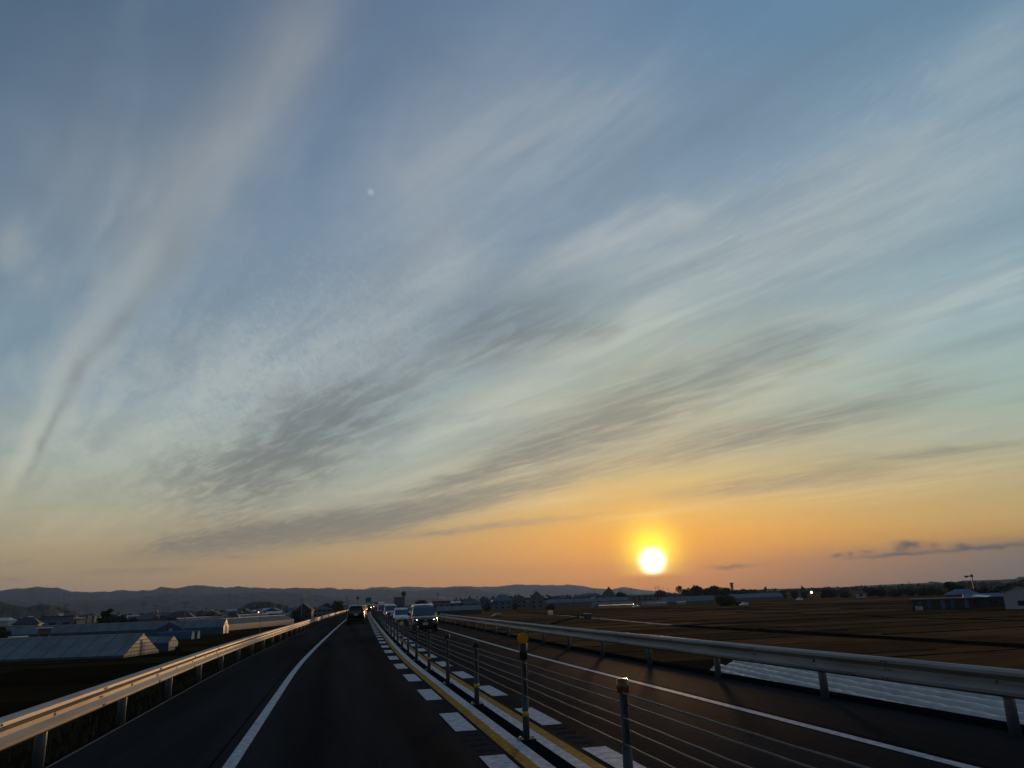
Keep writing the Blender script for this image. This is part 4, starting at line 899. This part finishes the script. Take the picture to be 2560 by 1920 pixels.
a3 = P('short utility pole left of the tall hooked one', 389, 1515, 430, arms=2, box=True)
a4 = P('tall pole with an arm reaching left, rising from the long greenhouse', 463, 1508, 250, arms=1, aw=2.4)
a5 = P('thin utility pole above the bush row', 585, 1509, 700, arms=1)
a6 = P('utility pole rising beside the peaked farmhouse', 754, 1498, 420, arms=3, aw=2.2, r=.22)
a7 = P('pair-armed pole just left of the red round sign', 870, 1500, 520, arms=2)
wires('slack wires crossing the left town between its poles', [at(-60, 420, a1.z+1), a1, Vector((at(262,380).x, at(262,380).y, a1.z-.5)), a2, a3, a4], sag=1.2)
wires('long thin wires running above the bushes to the farmhouse pole', [a4, a5, a6], sag=2.0)
b1 = P('utility pole behind the grey oncoming minivan', 1094, 1483, 420, arms=2, aw=1.6)
b2 = P('many-armed utility pole above the tall gabled house', 1340, 1475, 520, arms=4, aw=2.4, r=.25)
b3 = P('slim pole on the ridge of the peaked silhouette house', 1524, 1468, 690, arms=1, aw=1.6)
b4 = P('tall utility pole at the right flank of the sun', 1647, 1465, 640, arms=2, aw=3.2, r=.24)
b5 = P('short utility pole right of the tall one under the sun', 1657, 1470, 700, arms=1)
b6 = P('utility pole at the left side of the thin tree', 1670, 1471, 760, arms=1)
b0 = P('faint pole above the roofs left of the many-armed one', 1258, 1484, 620, arms=2, aw=1.8)
b7 = P('second faint pole above the roofs left of the many-armed one', 1240, 1484, 700, arms=1)
b8 = P('small pole between the sun and the peaked house', 1484, 1476, 760, arms=1)
wires('wires sagging from the minivan side pole towards the roofs', [b1, b0], sag=3, n=3)
wires('wires swinging from the roofs to the pole beside the sun', [b0, b2, b3, b4], sag=2.6, n=2, gap=1.4)
rr = random.Random(77)
for i in range(34):
    left = i < 22; px = rr.uniform(10, 880) if left else rr.uniform(1130, 1640); d = rr.uniform(520, 1000); near = min(LANDM, key=lambda l: abs(l[0]-px))
    upole('thin far utility pole, '+('beyond' if d > 760 else 'nearer')+', just '+('right' if px > near[0] else 'left')+' of '+near[1], at(px, d), rr.uniform(10.5, 14.5), arms=rr.choice((1, 2)), aw=2.2, rz=rr.uniform(-1.2, 1.2), group='thin utility poles over the far town', r=.26)
for px, yt, d, lab in ((1434,1494,260,'first bare post in the brown field from the left'),(1493,1492,245,'second bare post in the brown field, below the peaked house'),(1527,1494,300,'third bare post in the brown field'),(1612,1487,285,'fourth bare post in the brown field, under the sun'),(1652,1488,330,'fifth bare post in the brown field, right of the sun')):
    hy = 1472+.0367*(2000-px); h = (hy-yt)*d/1960+CAM_H-ZF; t = thing('field_post', lab, 'post', at(px, d), 0, 'bare posts in the brown field')
    MB().cyl((0,0,-.2), (0,0,h), .09, .07, 7).build('shaft', M['dark_metal'], t); MB().cyl((0,0,h), (0,0,h+.12), .12, .05, 7).build('top', M['dark_metal'], t)
t = thing('lamp_post', 'lamp post with a bright glint in front of the left greenhouse', 'lamp post', at(652, 240), face(652))
hh = (1521.5-1531)*240/1960+CAM_H-ZF; MB().cyl((0,0,-.2), (0,0,hh), .09, .06, 8).build('post', M['concrete'], t)
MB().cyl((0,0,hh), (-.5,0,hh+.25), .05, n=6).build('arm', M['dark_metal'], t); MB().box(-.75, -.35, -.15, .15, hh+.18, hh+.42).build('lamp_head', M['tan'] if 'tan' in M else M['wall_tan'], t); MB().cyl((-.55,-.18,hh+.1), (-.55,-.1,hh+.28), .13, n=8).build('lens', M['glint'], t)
t = thing('field_light', 'small bright light shining between dark trees right of the airliner', 'light', at(2027, 640, ZF), 0)
MB().cyl((0,0,-.2), (0,0,3.6), .12, .1, 6).build('mast', M['dark_metal'], t); MB().cyl((0,-.4,4.0), (0,-.1,4.0), .8, .9, 10).build('lamp', M['glint'], t)
# antenna-like mast at the right
t = thing('radio_mast', 'slim mast with a sideways arm above the hedge at the right', 'mast', at(2432, 900), face(2432))
hh = (1456-1438)*900/1960+CAM_H-ZF; MB().cyl((0,0,-.3), (0,0,hh), .7, .45, 6).build('mast', M['dark_metal'], t)
MB().box(-6, .5, -.3, .3, hh-2.6, hh-1.7).build('arm', M['dark_metal'], t); MB().box(-6.2, -3.4, -.5, .5, hh-3.4, hh-1.6).build('head', M['roof_brown'], t); MB().box(-.9, 1.3, -.6, .6, hh-3.2, hh-1).build('head', M['roof_brown'], t)
t = thing('radio_mast', 'thin mast on the horizon above the long hedge row', 'mast', at(2273, 1000), 0)
hh = (1462-1457)*1000/1960+CAM_H-ZF+1; MB().cyl((0,0,-.3), (0,0,hh), .35, .2, 6).build('mast', M['dark_metal'], t); MB().box(-1.6, 1.6, -.2, .2, hh-.8, hh-.4).build('crossarm', M['dark_metal'], t)

# ---------------------------------------------------------------- airport
t = thing('control_tower', 'airport control tower with a flared dark cab on the horizon', 'control tower', at(1831, 2300), face(1831))
s = 2300/1990
MB().loft([[(r*math.cos(k*math.pi/4+.39), r*math.sin(k*math.pi/4+.39), z) for k in range(8)] for r, z in ((4.2,-1),(3.9,14),(3.7,25))]).build('shaft', M['concrete'], t)
MB().loft([[(r*math.cos(k*math.pi/4+.39), r*math.sin(k*math.pi/4+.39), z) for k in range(8)] for r, z in ((4.0,19.5),(5.4,21),(5.4,22.4))]).build('gallery', M['wall_grey'], t)
MB().loft([[(r*math.cos(k*math.pi/4+.39), r*math.sin(k*math.pi/4+.39), z) for k in range(8)] for r, z in ((4.4,25),(6.1,28.4))]).build('cab_glass', M['glass'], t)
MB().loft([[(r*math.cos(k*math.pi/4+.39), r*math.sin(k*math.pi/4+.39), z) for k in range(8)] for r, z in ((6.6,28.4),(6.6,29.4),(5.4,29.8))]).build('cab_roof', M['frame_dark'], t)
MB().cyl((0,0,29.8), (0,0,33.5), .25, .1, 5).build('antenna', M['dark_metal'], t)
t = thing('airliner', 'parked white airliner with a dark swept tail fin on the horizon', 'airplane', at(1912, 1500), face(1912)+math.radians(8))
MB().loft([[(x, r*math.cos(a_*math.pi/6), zc+r*math.sin(a_*math.pi/6)) for a_ in range(12)] for x, r, zc in ((-6,.4,5.6),(-2,1.5,5.0),(3,1.95,4.7),(24,1.95,4.7),(28,1.4,4.5),(30,.4,4.2))]).build('fuselage', M['wall_white'], t, smooth=True)
MB().loft([[(-6.0,-.2,5.8),(-.6,-.2,5.9),(-.6,.2,5.9),(-6.0,.2,5.8)], [(-1.2+2.2,-.12,12.4),(2.6,-.12,12.4),(2.6,.12,12.4),(-1.2+2.2,.12,12.4)]] if False else [[(-4.6,-.2,6.0),(1.4,-.2,6.2),(1.4,.2,6.2),(-4.6,.2,6.0)], [(1.4+.2,-.12,13.2),(4.0,-.12,13.2),(4.0,.12,13.2),(1.6,.12,13.2)]]).build('tail_fin', M['signblue'], t)
for s_ in (-1, 1): MB().add([(8,s_*1.5,4.2),(14,s_*1.5,4.2),(8,s_*15,5.2),(5.6,s_*15,5.2),(8,s_*1.5,4.5),(14,s_*1.5,4.5),(8,s_*15,5.35),(5.6,s_*15,5.35)], [(0,1,2,3),(4,5,6,7),(0,1,5,4),(1,2,6,5),(2,3,7,6),(3,0,4,7)]).build('wing', M['wall_white'], t)
for x in (1.5, 12): MB().cyl((x,0,0), (x,0,3.4), .25, n=6).build('landing_gear', M['dark_metal'], t)
# road signs ahead
def sgn(px, ytop, ybot, dist): hy = 1472+.0367*(2000-px); return (hy-ytop)*dist/1960+CAM_H, (hy-ybot)*dist/1960+CAM_H
d = 250; zt, zb = sgn(894, 1493, 1500.5, d); p = at(894, d, 0); t = thing('speed_sign', 'round red sign on a pole above the black minivan', 'road sign', p, face(894))
MB().cyl((0,0,-5), (0,0,zt), .06, n=8).build('post', M['dark_metal'], t); MB().cyl((0,-.10,(zt+zb)/2), (0,-.06,(zt+zb)/2), (zt-zb)/2, n=24).build('disc', M['redsign'], t)
MB().cyl((0,-.115,(zt+zb)/2), (0,-.105,(zt+zb)/2), (zt-zb)*.31, n=20).build('centre', M['signblue'], t)
d = 300; zt, zb = sgn(921, 1495, 1506, d); p = at(921, d, 0); t = thing('direction_sign', 'green direction board over the queue ahead', 'road sign', p, face(921)); w = 14*d/1990
MB().box(-w/2, w/2, -.05, .05, zb, zt).build('board', M['greensign'], t)
for x in (-w*.3, w*.3): MB().cyl((x,.12,-5), (x,.12,zt), .08, n=6).build('post', M['dark_metal'], t)
MB().box(-w*.42, w*.42, -.06, -.05, zb+.78*(zt-zb), zb+.86*(zt-zb)).build('line', M['frame_dark'], t)
t = thing('sign_gantry', 'bent arm gantry just right of the green board', 'sign gantry', at(936, 340, 0), face(936)); MB().cyl((-1.2,0,-5), (-1.2,0,2.6), .1, n=6).build('post', M['dark_metal'], t); MB().box(-1.2, 1.6, -.08, .08, 2.5, 2.75).build('arm', M['dark_metal'], t); MB().box(.4, 1.5, -.1, .0, 1.9, 2.5).build('panel', M['dark_metal'], t)
# ---------------------------------------------------------------- vehicles
def vehicle(name, label, cat, x, y, toward, L=4.7, W=1.72, Hh=1.82, paint='black_paint', lights=False, box=True, hood=.95, face_style='bars', group=None, roofc=None, dy=0, glassy=True):
    """local +Y is the nose; stations run from tail to nose. toward=True: nose to the camera"""
    a = math.atan(slope(y)); t = thing(name, label, cat, (x+cx(y), y, 0), -a + (math.pi if toward else 0), group)
    hw = W/2; P_ = M[paint]; B = Hh*.55; hz = Hh*.56
    st = [(-L/2, .42, B, Hh*.82, .90, .90, .70), (-L/2+.05, .30, B, Hh*.90, .96, .97, .76), (-L/2+.22, .24, B, Hh*.965, 1, 1, .80), (-L/2+.7, .22, B, Hh, 1, 1, .82), (0, .22, B, Hh, 1, 1, .82),
          (L/2-hood-1.05, .22, B, Hh*.99, 1, 1, .81), (L/2-hood-.75, .22, B, Hh*.955, 1, 1, .80), (L/2-hood, .22, B-.02, hz+.03, 1, .99, .90), (L/2-.32, .22, hz-.10, hz-.04, .99, .97, .88), (L/2-.08, .26, hz-.22, hz-.16, .95, .93, .80), (L/2, .36, hz-.34, hz-.28, .86, .84, .70)]
    rings = []
    for yy, zb, zm, zt, wb, wm, wt_ in st:
        h1 = [(hw*wb*.90, zb), (hw*wb, zb+.12), (hw*1.0*wm, (zb+zm)/2), (hw*wm*.985, zm-.03), (hw*(wm*.72+wt_*.28), zm+(zt-zm)*.3), (hw*wt_*1.01, zm+(zt-zm)*.85), (hw*wt_*.90, zm+(zt-zm)*.975), (hw*wt_*.5, zt), (0, zt+.012)]
        rings.append([(-px_, yy, z) for px_, z in h1] + [(px_, yy, z) for px_, z in reversed(h1[:-1])] + [(0, yy, zb)])
    q = MB().loft(rings); o = q.build('body', P_, t, smooth=True)
    o.data.set_sharp_from_angle(angle=math.radians(38))
    def sx(f): return hw*(.985*(1-f)+.815*f)
    def zz(f): return B+(Hh-B)*f
    # side windows with pillars between them
    ys = [-L/2+.35, -L/2+L*.28, -L/2+L*.50, L/2-hood-.95]
    for s in (-1, 1):
        for ya, yb in zip(ys, ys[1:]):
            ya += .05; yb -= .05; f0, f1 = .10, .80
            v = [(s*(sx(f0)+.006), ya, zz(f0)), (s*(sx(f0)+.006), yb, zz(f0)), (s*(sx(f1)+.012), yb, zz(f1)), (s*(sx(f1)+.012), ya, zz(f1))]
            v += [(x_-s*.02, y_, z_) for x_, y_, z_ in v]; MB().add(v, [(0,1,2,3),(7,6,5,4),(0,4,5,1),(1,5,6,2),(2,6,7,3),(3,7,4,0)]).build('side_window', M['glass'], t)
    # windscreen
    y0, y1, z0, z1 = L/2-hood-.02, L/2-hood-.82, hz+.05, Hh*.945
    n_ = 6; q = MB()
    for k, (yy, z_, w_) in enumerate(((y0+.01, z0, hw*.89), ((y0+y1)/2+.012, (z0+z1)/2+.015, hw*.855), (y1+.02, z1, hw*.76))):
        for i in range(n_+1): f = -1+2*i/n_; q.v.append((f*w_, yy+.035*(1-f*f)+.01, z_+.012))
    for k in range(2):
        for i in range(n_): q.f.append((k*(n_+1)+i, k*(n_+1)+i+1, (k+1)*(n_+1)+i+1, (k+1)*(n_+1)+i)); q.m.append(0)
    q.build('windscreen', M['glass'], t, smooth=True)
    # tail
    zr0, zr1 = Hh*.60, Hh*.86
    MB().add([(-hw*.78,-L/2-.012,zr0),(hw*.78,-L/2-.012,zr0),(hw*.66,-L/2+.03,zr1),(-hw*.66,-L/2+.03,zr1),(-hw*.78,-L/2+.02,zr0),(hw*.78,-L/2+.02,zr0),(hw*.66,-L/2+.06,zr1),(-hw*.66,-L/2+.06,zr1)], [(0,1,2,3),(4,7,6,5),(0,4,5,1),(1,5,6,2),(2,6,7,3),(3,7,4,0)]).build('rear_window', M['glass'], t)
    for s in (-1, 1):
        MB().box(min(s*hw*.80, s*hw*.93), max(s*hw*.80, s*hw*.93), -L/2-.02, -L/2+.2, Hh*.42, Hh*.72).build('tail_lamp', M['tail'], t)
        MB().box(min(s*hw*.55, s*hw*.85), max(s*hw*.55, s*hw*.85), -L/2-.05, -L/2+.02, .40, .45).build('rear_reflector', M['tail'], t)
    MB().box(-hw*.42, hw*.42, -L/2-.03, -L/2, Hh*.53, Hh*.553).build('rear_garnish', M['chrome'], t)
    MB().box(-.17, .17, -L/2-.03, -L/2-.005, Hh*.44, Hh*.44+.165).build('number_plate', M['plate'], t)
    MB().box(-hw*.93, hw*.93, -L/2-.06, -L/2+.12, .27, .52).build('rear_bumper', P_, t)
    bev(t.children[-1], .03)
    # nose
    zl = hz-.30
    for s in (-1, 1):
        v = [(s*hw*.50, L/2-.02, zl+.02), (s*hw*.88, L/2-.14, zl+.07), (s*hw*.93, L/2-.24, zl+.17), (s*hw*.62, L/2-.07, zl+.12)]
        v2 = [(x_, y_-.10, z_) for x_, y_, z_ in v]
        MB().add(v+v2, [(0,1,2,3),(7,6,5,4),(0,4,5,1),(1,5,6,2),(2,6,7,3),(3,7,4,0)]).build('headlight', M['lamp_off'], t)
        if lights: MB().add([(s*hw*.60, L/2+.0, zl+.055), (s*hw*.88, L/2-.12, zl+.09), (s*hw*.90, L/2-.14, zl+.135), (s*hw*.64, L/2-.01, zl+.105)]+[(s*hw*.60, L/2-.06, zl+.055), (s*hw*.88, L/2-.18, zl+.09), (s*hw*.90, L/2-.20, zl+.135), (s*hw*.64, L/2-.07, zl+.105)], [(0,1,2,3),(7,6,5,4),(0,4,5,1),(1,5,6,2),(2,6,7,3),(3,7,4,0)]).build('lit_lamp', M['lamp_on'], t)
        MB().cyl((s*(hw+.02), L/2-hood-.30, hz+.10), (s*(hw+.16), L/2-hood-.36, hz+.12), .03, n=6).box(min(s*(hw+.06), s*(hw+.24)), max(s*(hw+.06), s*(hw+.24)), L/2-hood-.46, L/2-hood-.32, hz+.06, hz+.24).build('mirror', M['trim'] if paint != 'white_car' else P_, t)
        bev(t.children[-1], .03)
    if face_style == 'bars':
        MB().box(-hw*.60, hw*.60, L/2-.03, L/2+.02, zl-.30, zl+.12).build('grille', M['trim'], t)
        for k, (z_, w_) in enumerate(((zl+.10, .62), (zl-.02, .86), (zl-.16, .66), (zl-.28, .60))):
            MB().add([(-hw*w_, L/2-.10, z_+.05),(0, L/2+.035, z_),(hw*w_, L/2-.10, z_+.05),(-hw*w_, L/2-.10, z_+.085),(0, L/2+.035, z_+.035),(hw*w_, L/2-.10, z_+.085)], [(0,1,4,3),(1,2,5,4)]).build('grille_bar', M['chrome'], t)
    else:
        MB().box(-hw*.42, hw*.42, L/2-.02, L/2+.012, zl-.10, zl-.0).build('grille', M['trim'], t)
    MB().box(-hw*.62, hw*.62, L/2-.03, L/2+.015, .30, .42).build('air_intake', M['trim'], t)
    MB().box(-.17, .17, L/2+.01, L/2+.045, .44, .60).build('number_plate', M['plate'], t)
    MB().box(-.06, .06, L/2+.02, L/2+.05, zl+.03, zl+.09).build('badge', M['chrome'], t)
    # wheels
    R0 = .315 if Hh > 1.6 else .28
    for s in (-1, 1):
        for wy in (-L/2+.75, L/2-.80):
            w_ = link('wheel', MB().loft([[(s*(hw-xo), r*math.cos(k*math.pi/10), r*math.sin(k*math.pi/10)) for k in range(20)] for xo, r in ((.20,R0*.9),(.18,R0),(.02,R0),(-.0,R0*.9),(-.005,R0*.68))], caps=True).mesh('wheel', M['tyre']), t, (0, wy, R0))
            MB().loft([[(s*(hw-xo), r*math.cos(k*math.pi/8), r*math.sin(k*math.pi/8)) for k in range(16)] for xo, r in ((-.008,R0*.62),(.03,R0*.5),(.04,R0*.12))]).build('rim', M['galv_old'], w_)
    q = MB().box(-hw*.95, hw*.95, -L/2+.35, L/2-.4, .17, .27); q.build('underbody', M['trim'], t)
    return t
LN, RN = .42, 4.72       # lane centres
vehicle('minivan', 'black minivan ahead in our lane, seen from behind with its number plate', 'minivan', LN-.12, 86.5, False, L=4.6, W=1.76, Hh=1.86, paint='black_paint')
for i, (yy, pt, w_, h_, lab) in enumerate(((104,'black_paint',1.7,1.84,'dark van directly in front of the black minivan in the queue'),(123,'grey_paint',1.5,1.80,'boxy car third in the queue ahead, its side catching the sun'),(147,'brown_paint',1.7,1.80,'bronze car fourth in the queue ahead, bright glint on its side'),(176,'white_car',1.5,1.78,'small pale car fifth in the queue ahead'),(215,'grey_paint',1.7,1.8,'grey car sixth in the queue ahead, far down the bend'),(262,'brown_paint',1.7,1.9,'far car seventh in the queue ahead'),(320,'black_paint',1.7,1.9,'most distant dark car of the queue ahead'))):
    vehicle('car', lab, 'car', LN+.1+.25*(i % 2), yy, False, L=4.2, W=w_, Hh=h_, paint=pt, group='cars queueing ahead in our lane')
g = 'oncoming traffic right of the rope barrier'
vehicle('minivan', 'nearest oncoming minivan, dark with lit headlamps and chrome grille bars', 'minivan', 5.02, 55.6, True, L=4.7, W=1.70, Hh=1.75, paint='brown_paint', lights=True, group=g)
vehicle('car', 'small white oncoming box car behind the dark minivan', 'car', 4.45, 74.0, True, L=3.4, W=1.45, Hh=1.47, paint='white_car', face_style='slot', hood=.7, group=g)
vehicle('van', 'silver oncoming van with one bright headlamp, behind the white box car', 'van', 4.35, 101, True, L=4.5, W=1.60, Hh=1.80, paint='silver_car', lights=True, group=g)
vehicle('minivan', 'dark oncoming minivan half hidden behind the silver van', 'minivan', 3.9, 121, True, L=4.6, W=1.7, Hh=1.84, paint='grey_paint', group=g)
vehicle('van', 'high-roofed white oncoming van far down the bend', 'van', 4.8, 205, True, L=4.9, W=1.8, Hh=2.3, paint='white_car', group=g)
vehicle('car', 'last oncoming car visible beyond the white van', 'car', 4.6, 290, True, L=4.5, W=1.7, Hh=1.7, paint='grey_paint', group=g)
# cars on the farm roads
for px, d, lab, pt, rz in ((1240, 330, 'dark car with a shining roofline parked on the farm track', 'grey_paint', 90),(1588, 440, 'pale car on the farm road below the sun', 'silver_car', 90),(1855, 395, 'pale car beside the big round brown tree', 'white_car', 90),(1995, 520, 'small pale car on the field road left of the bright light', 'white_car', 90)):
    t = vehicle('car', lab, 'car', 0, 20, False, L=4.2, W=1.65, Hh=1.5, paint=pt, face_style='slot', group='cars standing out in the fields'); t.location = at(px, d); t.rotation_euler = (0, 0, math.radians(rz))
